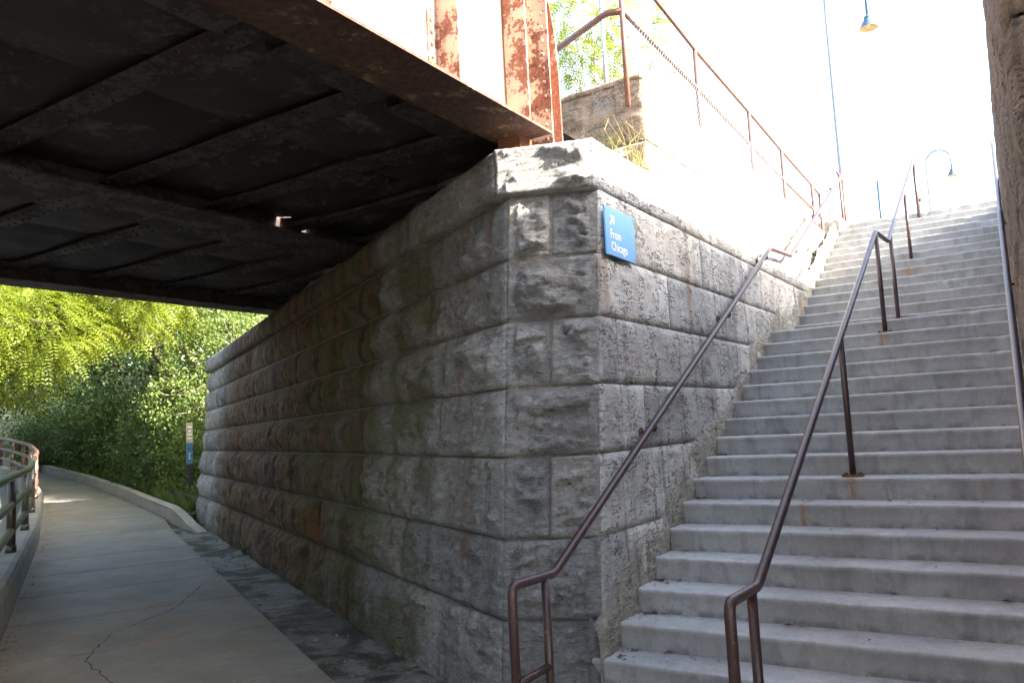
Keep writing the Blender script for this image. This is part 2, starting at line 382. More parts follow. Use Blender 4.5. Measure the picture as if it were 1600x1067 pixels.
# ------------------------------------------------------------------ stones
def stone(name, c00, c10, c11, c01, mat, parent, bulge=.07, step=.05, seed=0, ml=.0, mr=.0, mb=.0, mt=.0, ramp=.05,
          depth=.25, gap=.007, rough=.014, facets=6, kind=None, round_top=0., hole=None, ledge=.6, pillow=0.):
    c00, c10, c11, c01 = [np.array(c, float) for c in (c00, c10, c11, c01)]
    w = np.linalg.norm(c10-c00); w2 = np.linalg.norm(c11-c01); W = (w+w2)/2; H = (np.linalg.norm(c01-c00)+np.linalg.norm(c11-c10))/2
    n = np.cross(c10-c00, c01-c00); n /= np.linalg.norm(n)
    nx = max(4, int(W/step)+2); ny = max(4, int(H/step)+2)
    uu = np.linspace(gap/W, 1-gap/W, nx); vv = np.linspace(gap/H, 1-gap/H, ny)
    Ug, Vg = np.meshgrid(uu, vv, indexing='ij')
    P = ((1-Ug)*(1-Vg))[..., None]*c00 + (Ug*(1-Vg))[..., None]*c10 + (Ug*Vg)[..., None]*c11 + ((1-Ug)*Vg)[..., None]*c01
    a = Ug*W; b = Vg*H
    wob = .014*vnoise(np.stack([a*9, b*9, a*0+seed], -1), seed+5)
    e = np.minimum(np.minimum(sstep(ml, ml+ramp, a+wob), sstep(mr, mr+ramp, W-a+wob)), np.minimum(sstep(mb, mb+ramp, b+wob), sstep(mt, mt+ramp, H-b+wob)))
    rg = np.random.default_rng(seed+1000)
    if bulge > .03:      # pitched rock face: broken planes, ledges and flakes
        h = np.full_like(a, bulge*1.3)
        for i in range(facets+4):
            ca, cb = rg.uniform(0, W), rg.uniform(0, H)
            sl = rg.normal(0, .5, 2)*[.75, 1.1]
            h = np.minimum(h, bulge*rg.uniform(.6, 1.5) + sl[0]*(a-ca) + sl[1]*(b-cb))
        wq = np.stack([a*3.1+seed, b*4.6, a*0+seed*.7], -1)
        h = np.maximum(h, bulge*.15) + rough*.8*fbm(wq, 4, seed)
        n1 = fbm(np.stack([a*3.4+seed, b*7, a*0+seed], -1), 4, seed+3, .6); n2 = fbm(np.stack([a*7+seed, b*15, a*0+seed], -1), 4, seed+6, .6)
        n3 = fbm(np.stack([a*13+seed, b*26, a*0+seed], -1), 3, seed+8)
        h = h - rough*1.0*sstep(.12, .2, n1) - rough*.8*sstep(.5, .56, n1) - rough*.55*sstep(.1, .2, n2) + rough*.5*sstep(.35, .45, -n2) + n3*rough*.28
        st_ = .02; q = h/st_; fl = np.floor(q); led = (fl+sstep(.6, 1, q-fl))*st_
        h = (1-ledge*.5)*h+ledge*.5*led
        if pillow:
            h = pillow + (h-bulge*.5)*.75
        h = np.clip(h, -.006, bulge*1.9+pillow)
    else:
        h = np.full_like(a, bulge)
        bed = fbm(np.stack([a*3.2+seed, b*13, a*0+seed*.7], -1), 4, seed)
        h = h + bed*rough*.7 + fbm(np.stack([a*6, b*7, a*0+seed], -1), 4, seed+3)*rough
    h = e*h + (1-e)*fbm(np.stack([a*18, b*18, a*0+seed], -1), 2, seed+7)*.0025
    if hole is not None:
        for (ha, hb, hr) in hole:
            h = h - .06*sstep(hr, hr*.45, np.hypot(a-ha, b-hb))
    ed = np.minimum(np.minimum(a, W-a), np.minimum(b, H-b))-gap
    h = h - (.014 if bulge > .03 else .003)*(1-sstep(0, .014 if bulge > .03 else .005, ed)) - np.where(ed < .002, .01*np.abs(vnoise(np.stack([a*14, b*14, a*0+seed], -1), seed+2)), 0)
    if round_top: h = h - round_top*((1-sstep(0, .16, H-b))**2 + .55*(1-sstep(0, .1, b))**2)
    P = P + n*h[..., None]
    V = P.reshape(-1, 3); F = [tuple(f) for f in grid_faces(nx, ny)]
    idx = np.arange(nx*ny).reshape(nx, ny)
    ring = list(idx[:, 0]) + list(idx[-1, 1:]) + list(idx[-2::-1, -1]) + list(idx[0, -2:0:-1])
    back = V[ring] - n*(depth+np.zeros((len(ring), 1)))
    base = len(V); V = np.vstack([V, back]); m = len(ring)
    for i in range(m):
        j = (i+1) % m; F.append((ring[i], base+i, base+j, ring[j]))
    return obj(name, V, F, mat, parent, smooth=True, kind=kind)

ZC = [-.46, .23, .75, 1.30, 1.78, 2.26, 2.72, 3.20]
def lw(s, z, dv=0.): return SV(s, .12-.1*z+dv, z)
def larr(z, dv=0.): return lw(-.08+.057*z, z, dv)
def rarr(z, dy=0.): return np.array([0, .09+.115*z+dy, z])

ab = thing('stone_abutment', 'rock-faced grey limestone abutment with chamfered corner, carrying the rusty bridge and edging the stairs', 'bridge abutment', (-.6, .1, G))
sd_ = 0
fixed = {2: [4.55], 3: [1.18, 3.2]}     # joints seen in the photograph
def course_joints(i, s0, s1, mean, rg, fx=()):
    xs = [s0]; x = s0
    fx = list(fx)
    while True:
        st = mean*rg.uniform(.72, 1.3)
        nxt = x+st
        if fx and nxt > fx[0]-.5: nxt = fx.pop(0)
        if nxt > s1-.6: break
        xs.append(nxt); x = nxt
    xs.append(s1); return xs
for i in range(7):
    z0, z1 = ZC[i], ZC[i+1]; rg = np.random.default_rng(40+i)
    xs = course_joints(i, None or 0., 16., 1.45, rg, fixed.get(i, ()))
    for j in range(len(xs)-1):
        sd_ += 1; a, b = xs[j], xs[j+1]; first = j == 0
        step = .032 if a < 3 else (.055 if a < 7 else .085)
        # quad seen from the path: left end is the far end
        q00, q10, q11, q01 = lw(b, z0), (larr(z0) if first else lw(a, z0)), (larr(z1) if first else lw(a, z1)), lw(b, z1)
        stone('stone', q00, q10, q11, q01, M_rock, ab, bulge=float(rg.uniform(.10, .15)) if not first else .125, pillow=0. if first else float(rg.uniform(.085, .13)), step=step, seed=sd_, mr=.06 if first else 0, ramp=.05 if first else .17, ledge=.45 if first else .35,
              rough=.036, depth=.3, gap=.009, facets=5)
    # far end of the wall
    sd_ += 1
    e0, e1 = lw(16, z0), lw(16, z1)
    stone('stone', SV(16, -.9, z0), e0, e1, SV(16, -.9, z1), M_rock, ab, .05, .09, sd_, rough=.02)
    # chamfer
    L0, L1, R0, R1 = larr(z0), larr(z1), rarr(z0), rarr(z1)
    if i in (6, 4, 2):
        m0, m1 = lerp(L0, R0, .48), lerp(L1, R1, .48); sd_ += 2
        stone('stone', L0, m0, m1, L1, M_rock, ab, .145, .016, sd_, ml=.055, ramp=.05, mr=.012, mb=.012, mt=.012, rough=.034)
        hl = [(.11, .37, .02)] if i == 4 else ([(.13, .36, .018)] if i == 2 else None)
        stone('stone', m0, R0, R1, m1, M_rock, ab, .13, .016, sd_+1, mr=.055, ramp=.05, ml=.012, mb=.012, mt=.012, rough=.034, hole=hl)
    else:
        sd_ += 1
        stone('stone', L0, R0, R1, L1, M_rock, ab, .15 if i else .08, .016, sd_+31*i, ml=.055, mr=.06, ramp=.06, mb=.012, mt=.015, rough=.036, facets=7)
# capstones over path and chamfer
rg = np.random.default_rng(5)
CZ0, CZ1 = 3.20, 3.57
xs = course_joints(9, 0, 16.12, 1.6, rg)
for j in range(len(xs)-1):
    a, b = xs[j], xs[j+1]; first = j == 0; sd_ += 1
    q10 = larr(CZ0, .10)+np.r_[V2*0, 0] if first else lw(a, CZ0, .10)
    q11 = larr(CZ1, .13) if first else lw(a, CZ1, .13)
    stone('capstone', lw(b, CZ0, .10), q10, q11, lw(b, CZ1, .13), M_rock, ab, .05, .035 if a < 3 else .07, sd_, mr=.05 if first else 0, ramp=.06, rough=.02, depth=.6, round_top=.05 if not first else .02)
sd_ += 1
stone('capstone', SV(16.12, -.9, CZ0), lw(16.12, CZ0, .1), lw(16.12, CZ1, .13), SV(16.12, -.9, CZ1), M_rock, ab, .04, .09, sd_, rough=.02)
CL0, CL1 = larr(CZ0, .10), larr(CZ1, .13)
CR0, CR1 = rarr(CZ0, -.10)+[.001, 0, 0], rarr(CZ1, -.13)+[.001, 0, 0]
stone('capstone', CL0, CR0, CR1, CL1, M_rock, ab, .11, .018, 777, ml=.05, ramp=.05, mr=.03, rough=.036, depth=.7, facets=8)
# stair-side face
JR = {0: [.58, 1.3], 1: [.58, 1.9], 2: [1.42, 2.7], 3: [.62, 1.03, 2.74, 3.9], 4: [.6, 2.4, 3.6, 4.9], 5: [1.69, 3.55, 5.0, 6.2], 6: [.9, 2.6, 4.65, 6.3, 7.6]}
WALL_Y1 = 9.98
for i in range(7):
    z0, z1 = ZC[i], ZC[i+1]
    ylim = 1.0 + max(0, z1+.5)/.46 if i < 6 else WALL_Y1
    ylim = min(ylim+1.5, WALL_Y1)
    xs = [None]+[y for y in JR[i] if y < ylim-.4]
    while ylim-(xs[-1] or 0) > 2.4: xs.append((xs[-1] or .5)+1.35)
    xs.append(ylim)
    for j in range(len(xs)-1):
        sd_ += 1
        a0 = rarr(z0) if xs[j] is None else np.array([0, xs[j], z0]); a1 = rarr(z1) if xs[j] is None else np.array([0, xs[j], z1])
        b0, b1 = np.array([0, xs[j+1], z0]), np.array([0, xs[j+1], z1])
        stone('stone', a0, b0, b1, a1, M_rock2, ab, .008, .045, sd_, ml=.05 if j == 0 else .02, mr=.02, mb=.015, mt=.015, ramp=.03, rough=.006, gap=.003, facets=3)
ys = [None, 2.1, 3.7, 5.3, 6.9, 8.4, WALL_Y1]
for j in range(len(ys)-1):
    sd_ += 1
    a0 = CR0 if j == 0 else np.array([.001, ys[j], CZ0]); a1 = CR1 if j == 0 else np.array([.001, ys[j], CZ1])
    stone('capstone', a0, [.001, ys[j+1], CZ0], [.001, ys[j+1], CZ1], a1, M_rock2, ab, .006, .04, sd_, ml=.02, mr=.02, mb=.01, ramp=.02, rough=.005, gap=.003, depth=.5, facets=3)
# core behind the stones and the bearing shelf
def prism(bot, top, z0, z1):
    n = len(bot); V = [(x, y, z0) for x, y in bot]+[(x, y, z1) for x, y in top]
    return V, [tuple(reversed(range(n))), tuple(range(n, 2*n))]+[(i, (i+1) % n, n+(i+1) % n, n+i) for i in range(n)]
def foot(z, ins):
    a = lw(15.9, z, -ins)[:2]; b = larr(z, -ins)[:2]+np.array([.0, .0]); c = rarr(z)[:2]+[-ins, ins*.6]
    return [tuple(SV(15.9, -.85, z)[:2]), tuple(a), tuple(b), tuple(c), (-ins, WALL_Y1-.02), (-.7, WALL_Y1-.02), (-.7, 1.5)]
Vc, Fc = prism(foot(-.5, .05), foot(3.2, .05), -.6, 3.545)
obj('mortar_core', Vc, Fc, M_mortar, ab)
mb = MB(); P0, P1 = SV(.55, -.62, 0), SV(9.3, -.62, 0); Q0, Q1 = SV(.55, -.85, 0), SV(9.3, -.85, 0)
mb.hexa([(*P1[:2], 3.5), (*P0[:2], 3.5), (*Q0[:2], 3.5), (*Q1[:2], 3.5), (*P1[:2], 4.5), (*P0[:2], 4.5), (*Q0[:2], 4.5), (*Q1[:2], 4.5)])
mb.build('backwall', M_mortar, ab)
# pale parging where the stair meets the wall
ny_, nz_ = 260, 12
yy = np.linspace(.02, 9.9, ny_); tt = np.linspace(0, 1, nz_)
Y, Tt = np.meshgrid(yy, tt, indexing='ij'); base = np.array([nose(max(y, 0)) for y in yy])[:, None]
topn = .20+.13*vnoise(np.stack([yy*1.7, yy*0, yy*0], -1), 3)+.03*vnoise(np.stack([yy*6, yy*0, yy*0], -1), 4)+.015*vnoise(np.stack([yy*25, yy*0, yy*0], -1), 6)
Z = base-.35+Tt*(np.clip(topn, .03, 1)[:, None]+.35)
X = .016+.014*fbm(np.stack([Y*7, Z*7, Y*0], -1), 4, 9)-.035*sstep(.9, 1, Tt)
obj('parging', np.stack([X, Y, Z], -1).reshape(-1, 3), grid_faces(ny_, nz_), M_parge, ab, smooth=True)

# upper retaining wall along the stairs, set back on the cap
rw = thing('retaining_wall', 'two-course weathered stone block wall standing on the cap ledge beside the stairs, below the guard rail', 'stone wall', (-.3, 5, 3.57))
XW = -.10
yb = [1.70, 3.2, 4.75, 6.4, 8.1, 9.95]
for r_, (z0, z1, off) in enumerate(((3.572, 3.95, 0.0), (3.95, 4.56, .03))):
    for j in range(len(yb)-1):
        sd_ += 1; y0, y1 = yb[j]+(.0 if r_ else (0 if j == 0 else -.6)), yb[j+1]+(0 if (r_ or j == len(yb)-2) else -.6)
        y0 += (.04 if (r_ and j == 0) else 0)
        stone('stone', [XW-off*.3, y0, z0], [XW-off*.3, y1, z0], [XW-off*.3, y1, z1], [XW-off*.3, y0, z1], M_block, rw, .012, .05, sd_, ramp=.05, rough=.010, depth=.5, gap=.008, facets=3, round_top=.02 if r_ else 0)
    e0 = np.array([XW-.0, yb[0]+.04*r_, z0]); d = np.array([-1, .03, 0])*1.05
    up_ = np.array([0, 0, z1-z0]); sd_ += 1
    stone('stone', e0+d, e0, e0+up_, e0+d+up_, M_blockend, rw, .014, .03, 555+r_, ramp=.05, rough=.013, depth=.3, gap=.008, facets=4, hole=[(.72, .38, .018)] if r_ else None)
mb = MB(); mb.hexa([(-.16, 1.78, 3.56), (-.16, 9.93, 3.56), (-1.12, 9.93, 3.56), (-1.12, 1.80, 3.56), (-.16, 1.78, 4.53), (-.16, 9.93, 4.53), (-1.12, 9.93, 4.53), (-1.12, 1.80, 4.53)])
mb.build('core', M_mortar, rw)
# thin flaky coping slab on the block wall end
sd_ += 1
stone('coping_slab', [XW-1.02, 1.755, 4.52], [XW-.005, 1.725, 4.52], [XW-.005, 1.725, 4.60], [XW-1.02, 1.755, 4.59], M_blockend, rw, .02, .03, 991, rough=.02, depth=.35)

# right-hand abutment of the neighbouring bridge
ra = thing('stone_abutment', 'dark rough stone abutment at the right edge, beside the right-hand stair rail', 'bridge abutment', (2.6, -1.8, G))
def rx(y): return 2.53-.06*(y+1.8)/12.1
ZR = ZC[:7]+[3.2, 3.58, 3.98, 4.56]
for i in range(len(ZR)-1):
    z0, z1 = ZR[i], ZR[i+1]; rg = np.random.default_rng(90+i)
    y = -1.8
    while y < 10.2:
        y1 = y+1.6*rg.uniform(.7, 1.3)
        if y1 > 9.6: y1 = 10.3
        if nose(max(y1, 0)) < z1+.4:
            sd_ += 1
            stone('stone', [rx(y1), y1, z0], [rx(y), y, z0], [rx(y), y, z1], [rx(y1), y1, z1], M_dark, ra, .02, .06 if y < 3 else .12, sd_, ramp=.05, rough=.012, depth=.3, facets=3)
        y = y1
    for a, b in ((0, 1.1), (1.1, 2.5), (2.5, 3.9)):
        sd_ += 1; d = np.array([.872, -.489, 0]); p = np.array([2.53, -1.8, 0])
        pa, pb = p+d*a, p+d*b
        stone('stone', [*pa[:2], z0], [*pb[:2], z0], [*pb[:2], z1], [*pa[:2], z1], M_dark, ra, .08, .04, sd_, ml=.05 if a == 0 else 0, ramp=.06, rough=.02, depth=.3)
Vc, Fc = prism([(2.60, -1.72), (6.2, -3.75), (6.2, 10.3), (2.56, 10.3)], [(2.60, -1.72), (6.2, -3.75), (6.2, 10.3), (2.56, 10.3)], -.6, 4.53)
obj('mortar_core', Vc, Fc, M_mortar, ra)

# ------------------------------------------------------------------ staircase
st = thing('staircase', 'long flight of weathered grey concrete steps climbing between two stone walls, with a mid landing', 'stairs', (1.25, 0, G))
def step_mesh(k):
    y0, z1 = step_yz(k)
    if k < 30: y1, _ = step_yz(k+1)
    else: y1 = y0+.9
    z0 = z1-RIS-.03
    xl = {1: -.27, 0: -.5}.get(k, -.03); xr = 2.56-.008*k*.2 if k > 2 else 2.9
    prof = [(.022, -RIS-.03), (.020, -RIS+.01), (.016, -.10), (.008, -.045), (.0, -.030), (-.001, -.016), (.004, -.006), (.013, -.0015), (.03, 0), (.12, -.001), (.2, -.002), (y1-y0+.03, -.003)]
    nx = 64; xs = np.linspace(xl, xr, nx); V = []
    for x in xs:
        for (dy, dz) in prof:
            V.append((x, y0+dy, z1+dz))
    V = np.array(V); m = len(prof)
    nz = fbm(V*[5, 9, 9]+k*3.1, 4, 21); nz2 = vnoise(V*[22, 30, 30]+k, 8)
    edge = np.tile(np.array([0, .3, .5, 1, 1.6, 1.8, 1.6, 1, .5, .4, .3, 0]), nx)
    V[:, 1] += edge*(.0018*nz+.0013*nz2); V[:, 2] += edge*(.0010*nz+.0008*nz2)
    # chipped nosing here and there
    chip = np.clip(vnoise(V*[7, 0, 0]+k*5.7, 31)-.5, 0, 1)*edge*.05
    V[:, 1] += chip; V[:, 2] -= chip*.6
    if k <= 1: V[:, 1] += -.10*(V[:, 0]-xl)/(xr-xl)*np.tile([1]*11+[0], nx) + (.06 if k == 1 else 0)
    F = [tuple(f) for f in grid_faces(nx, m)]
    F = [(f[0], f[3], f[2], f[1])[::-1] for f in F]
    F += [tuple(reversed(range(m))), tuple(range((nx-1)*m, nx*m))]
    return V, F
for k in range(0, 31):
    V, F = step_mesh(k)
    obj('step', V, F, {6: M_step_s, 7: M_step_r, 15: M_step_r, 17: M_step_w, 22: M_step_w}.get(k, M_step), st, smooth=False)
for o in st.children:
    o.data.polygons.foreach_set('use_smooth', [len(p.vertices) == 4 for p in o.data.polygons])
# solid concrete under the steps
pr = [(.1, G-.1), (.1, -.2)]
V = []; F = []
ptsu = [(.05, G-.2), (.05, -.20), (15*T, 15*RIS-.20), (15*T+LAND, 16*RIS-.20), (11.2, 29*RIS-.2), (11.2, G-.2)]
for x in (-.02, 2.55): V += [(x, y, z) for y, z in ptsu]
n_ = len(ptsu); F = [tuple(range(n_)), tuple(reversed(range(n_, 2*n_)))]+[(i, n_+i, n_+(i+1) % n_, (i+1) % n_) for i in range(n_)]
obj('underbody', V, F, M_step, st)
# concrete cheek at the head of the stairs
chk = thing('stair_cheek', 'small tan concrete end block at the top left of the stairs', 'concrete block', (-.2, 10.1, 3.6))
sd_ += 1
for (c) in (([-.62, 10.0, 3.6], [.10, 10.0, 3.6], [.10, 10.0, 4.86], [-.62, 10.0, 4.86]), ([.10, 10.0, 3.6], [.10, 10.5, 3.6], [.10, 10.5, 4.86], [.10, 10.0, 4.86])):
    sd_ += 1; stone('block_face', *c, M_block, chk, .008, .05, sd_, rough=.006, depth=.04, facets=2)
MB().box(-.6, .085, 10.02, 10.5, 3.6, 4.852).build('block', M_block, chk)

# ------------------------------------------------------------------ hand rails
def plate(mbuilder, bolts, x, y, z, s=.075):
    mbuilder.box(x-s, x+s, y-s*.75, y+s*.75, z+.001, z+.016)
    for dx in (-1, 1):
        for dy in (-1, 1): bolts.lathe([(0.013, 0), (.013, .012), (.0, .016)], (x+dx*s*.7, y+dy*s*.48, z+.016), 6)
RR = .026
def rail_z(y, h=.90):
    return nose(y)+h if y > -.7 else nose(-.7)+h
def add_handrail(x, label, side=None):
    t = thing('handrail', label, 'handrail', (x, -1.1, G), 'brown pipe handrails of the stairs')
    yk = -.72; zk = .685; y0 = -1.16; yt = 4.70; zt = 3.43; y1 = 5.72; z1 = 3.50; y2 = 10.32; z2 = 5.72
    lo = [(x, y0, G+.02), (x, y0, zk+.005), (x, yk, zk), (x, yt, zt)]
    pts = bend(lo[:3]+[lo[3]], .07)
    b = MB(); b.tube(bend([(x, y0, G), (x, y0, zk+.01), (x, yk, zk-.005), (x, yt, zt), (x, y1, z1), (x, y2, z2)], .055, 6), RR, 14)
    b.build('rail', M_rail, t, smooth=True)
    p = MB().tube([(x, yk-.10, G), (x, yk-.10, zk)], RR*.95, 12); p.build('post', M_rail, t, smooth=True)
    p = MB().tube([(x, y0, .20), (x, yk-.10, .205)], RR*.85, 12); p.build('lower_bar', M_rail, t, smooth=True)
    def post(y, ztop):
        # tread that carries the post
        k = max(i for i in range(1, 31) if step_yz(i)[0] <= y); zz = step_yz(k)[1]
        MB().tube([(x, y, zz), (x, y, ztop)], RR*.92, 12).build('post', M_rail, t, smooth=True)
        pl = MB(); bo = MB(); plate(pl, bo, x, y, zz)
        po = pl.build('base_plate', M_rust, t); bo.build('bolts', M_rust, po)
    if side is None:
        for y, zt_ in ((2.06, None), (4.70, 3.43), (5.98, None), (8.25, None), (10.25, None)):
            if zt_ is None:
                zt_ = lerp(zk, zt, (y-yk)/(yt-yk)) if y < yt else lerp(z1, z2, (y-y1)/(y2-y1))
            post(y, zt_)
    else:
        wx = side
        for y in (.9, 2.95, 4.55, 6.1, 7.9, 9.6):
            z = lerp(zk, zt, (y-yk)/(yt-yk)) if y < yt else lerp(z1, z2, max(0, y-y1)/(y2-y1))
            br = MB(); br.tube(bend([(x, y, z-RR), (x, y, z-.075), (wx, y, z-.085)], .03), .010, 8)
            bo = br.build('bracket', M_rail, t, smooth=True)
            e = 1 if wx < x else -1
            MB().lathe([(0, 0), (.038, 0), (.038, .012), (.0, .014)], (wx+e*.004, y, z-.085), 12, axis=(e, 0, 0)).build('wall_flange', M_rust, bo)
    return t
add_handrail(.13, 'brown pipe handrail on brackets along the left stone wall of the stairs', .0)
add_handrail(1.27, 'brown pipe handrail on posts up the middle of the stairs')
add_handrail(2.44, 'brown pipe handrail beside the dark stone abutment at the right edge', 2.51)

# ------------------------------------------------------------------ guard rail with wire mesh on the upper wall
gr = thing('guard_rail', 'rusty brown two-bar guard rail with wire mesh on top of the stone block wall', 'railing', (-.15, 5, 4.55))
xg = -.17
gp = [(1.50, 4.46, 5.62), (3.42, 4.56, 5.47), (5.42, 4.53, 5.40), (7.05, 4.51, 5.33), (9.02, 4.45, 5.27), (9.62, 4.45, 5.24)]
for (y, zb, zt) in gp:
    MB().tube([(xg, y, zb-.25), (xg, y, zt)], .024, 10).build('post', M_rail2, gr, smooth=True)
MB().tube([(xg, y, zt) for y, zb, zt in gp], .022, 10).build('top_rail', M_rail2, gr, smooth=True)
mid = [(1.50, 5.08), (3.42, 5.02), (5.42, 4.94), (7.05, 4.88), (9.02, 4.84), (9.62, 4.82)]
MB().tube([(xg, y, z) for y, z in mid], .022, 10).build('mid_rail', M_rail2, gr, smooth=True)
MB().tube(bend([(xg, 1.50, 5.07), (xg-.16, 1.53, 5.12), (xg-1.6, 2.2, 5.12)], .04), .03, 10).build('return_rail', M_rail2, gr, smooth=True)
wm = MB()
def zmid(y): return interp(y, [m[0] for m in mid], [m[1] for m in mid])
yv = 1.52
while yv < 6.9:
    for sgn in (1, -1):
        h = zmid(yv)-4.57; y2 = yv+sgn*h*.8
        if 1.45 < y2 < 7.1:
            wm.tube([(xg+.03, yv, zmid(yv)), (xg+.03+.003*sgn, y2, 4.57)], .0022, 3, cap=False)
    yv += .055
wm.build('wire_mesh', M_galv, gr, kind='stuff')
lk = MB()
yv = 1.6
while yv < 6.9:
    lk.box(xg+.014, xg+.030, yv, yv+.008, zmid(yv)-.026, zmid(yv)-.014); yv += .11
lk.build('mesh_clips', M_rail2, gr, kind='stuff')

fp = thing('fence_post', 'thin grey galvanised fence post behind the brown guard rail corner', 'fence post', (-.75, 2.35, 4.5))
MB().tube([(-.75, 2.35, 4.4), (-.75, 2.35, 6.6)], .022, 10).build('pole', M_galv, fp, smooth=True)
for z in (4.75, 5.2, 5.65): MB().tube([(-.75, 2.35, z), (-.75, 2.35, z+.03)], .028, 10).build('clamp', M_galv, fp)

# ------------------------------------------------------------------ the railway bridge
br = thing('railway_bridge', 'old rusty plate-girder railway bridge with peeling paint over the path', 'bridge', (-4, 0, 3.75))
def wall_y(x, v=0.): return O2[1] + (x-O2[0])*(U2[1]/U2[0]) + v
YB0 = -13.
def girder(xo, xi, yend, z0, z1, mat_web, mat_fl, dress=True):
    xw = (xo+xi)/2
    MB().box(min(xo, xi), max(xo, xi), YB0, yend-.42, z0, z0+.022).build('bottom_flange', mat_fl, br)
    MB().box(min(xo, xi), max(xo, xi), YB0, yend-.05, z1-.022, z1).build('top_flange', mat_fl, br)
    g = MB().box(xw-.007, xw+.007, YB0, yend-.04, z0+.022, z1-.022).build('girder_web', mat_web, br)
    a = MB()
    for sx in (-1, 1):
        a.box(xw+sx*.0075, xw+sx*.022, YB0, yend-.45, z0+.022, z0+.16); a.box(xw+sx*.022, xw+sx*.14, YB0, yend-.45, z0+.022, z0+.036)
    a.build('flange_angles', mat_web, br)
    return xw, g
xw1, web1 = girder(-.42, -.88, .98, 3.75, 5.25, M_web, M_flange)
rivN = MB()
def rivet(b, x, y, z, ax, r=.016): b.lathe([(r, 0), (r*.85, r*.45), (r*.45, r*.75), (0, r*.82)], (x, y, z), 7, axis=ax)
for y in [-12.1+1.15*i for i in range(11)]:
    s1 = MB().box(xw1+.022, xw1+.20, y, y+.014, 3.787, 5.228).build('stiffener', M_girder, br)
    MB().box(xw1+.0072, xw1+.020, y-.09, y+.014, 3.92, 5.228).build('stiffener_leg', M_girder, s1)
    if y > -5:
        z = 3.98
        while z < 5.2: rivet(rivN, xw1+.020, y-.05, z, (1, 0, 0), .017); z += .085
# end stiffeners and riveted end plate
MB().box(xw1+.022, xw1+.215, .255, .275, 3.775, 5.228).build('stiffener', M_girder, br)
MB().box(xw1+.0072, xw1+.022, .275, .42, 3.92, 5.228).build('stiffener_leg', M_girder, br)
ep = MB().box(xw1+.008, xw1+.215, .60, .615, 3.60, 5.228).build('end_plate', M_girder, br)
z = 3.68
i = 0
while z < 5.2:
    rivet(rivN, xw1+.075, .60, z, (0, -1, 0), .019); rivet(rivN, xw1+.165, .60, z+.055, (0, -1, 0), .019); z += .115
z = 3.95
while z < 5.2: rivet(rivN, xw1+.022, .37, z, (1, 0, 0), .017); z += .085
# rounded end flange
ef = MB(); pr_ = [(3.60, .93), (3.9, .93), (4.4, .925), (4.7, .90), (4.95, .83), (5.12, .70), (5.22, .5), (5.25, .3)]
for i in range(len(pr_)-1):
    (za, ya), (zb, yb_) = pr_[i], pr_[i+1]
    ef.hexa([(-.80, ya, za), (-.53, ya, za), (-.53, ya+.018, za), (-.80, ya+.018, za), (-.80, yb_, zb), (-.53, yb_, zb), (-.53, yb_+.018, zb), (-.80, yb_+.018, zb)])
ef.build('end_flange', M_rustp, br)
MB().box(-.86, -.60, .35, .90, 3.575, 3.60).build('bearing_plate', M_rust, br)
MB().box(-.82, -.62, .40, .88, 3.60, 3.75).build('bearing_block', M_rust, br)
rivN.build('rivets', M_girder, br, kind='stuff')
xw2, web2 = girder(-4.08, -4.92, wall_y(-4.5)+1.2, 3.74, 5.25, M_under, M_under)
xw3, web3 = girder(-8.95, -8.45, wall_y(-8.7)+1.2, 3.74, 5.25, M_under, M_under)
rv2 = MB()
for y in np.arange(-9, 3.4, .13):
    for x in (-4.2, -4.32, -4.68, -4.8): rivet(rv2, x, y, 3.74, (0, 0, -1), .018)
# floor beams, gussets, buckle plates
YBEAM = [-1.70+1.115*i for i in range(-9, 9)]
bays = [(-.668, -4.4935), (-4.5065, -8.694)]
for bi, (xa, xb) in enumerate(bays):
    for y in YBEAM:
        if y > wall_y((xa+xb)/2)+2.9: continue
        ya_ok = y
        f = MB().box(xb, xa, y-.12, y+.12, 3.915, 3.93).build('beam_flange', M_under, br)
        MB().box(xb, xa, y-.006, y+.006, 3.93, 4.03).build('beam_web', M_under, f)
        if y > -6:
            for x in np.arange(xb+.1, xa-.05, .14):
                for dy in (-.07, .07): rivet(rv2, x, y+dy, 3.915, (0, 0, -1), .018)
    for i in range(len(YBEAM)-1):
        y0, y1 = YBEAM[i], YBEAM[i+1]
        if y0 > wall_y((xa+xb)/2)+2.9: continue
        for h in (0, 1):
            x0, x1 = lerp(xb, xa, h*.5), lerp(xb, xa, h*.5+.5)
            n = 22; xx = np.linspace(x0, x1, n); yy = np.linspace(y0-.02, y1+.02, n); XX, YY = np.meshgrid(xx, yy, indexing='ij')
            a = np.clip(np.sin(np.pi*(XX-x0)/(x1-x0))*np.sin(np.pi*(YY-y0)/(y1-y0)), 0, 1)
            ZZ = 4.012-.10*np.power(np.clip(a, 0, 1), .7)+.02*a*fbm(np.stack([XX*5, YY*5, XX*0], -1), 3, i+7*bi)
            Fg = grid_faces(n, n)[:, ::-1]
            if bi == 0:
                cx = XX.ravel()[Fg].mean(1); cyy = YY.ravel()[Fg].mean(1)
                keep = np.ones(len(Fg), bool)
                for (hx, hy, hw, hh) in ((-4.42, 1.42, .10, .05), (-4.42, 1.76, .11, .075)):
                    keep &= ~((abs(cx-hx) < hw) & (abs(cyy-hy) < hh))
                Fg = Fg[keep]
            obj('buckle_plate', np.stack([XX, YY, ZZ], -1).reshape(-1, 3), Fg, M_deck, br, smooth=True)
rv2.build('floor_rivets', M_rivet, br, kind='stuff')
# knee boxes between the floor beams beside the near girder
for i, y in enumerate(YBEAM[:-1]):
    if -6 < y < 0: MB().box(-1.30, -.98, y+.22, y+.98, 3.87, 3.89).build('side_plate', M_under, br) and MB().box(-1.31, -1.295, y+.22, y+.98, 3.89, 4.0).build('side_web', M_under, br)

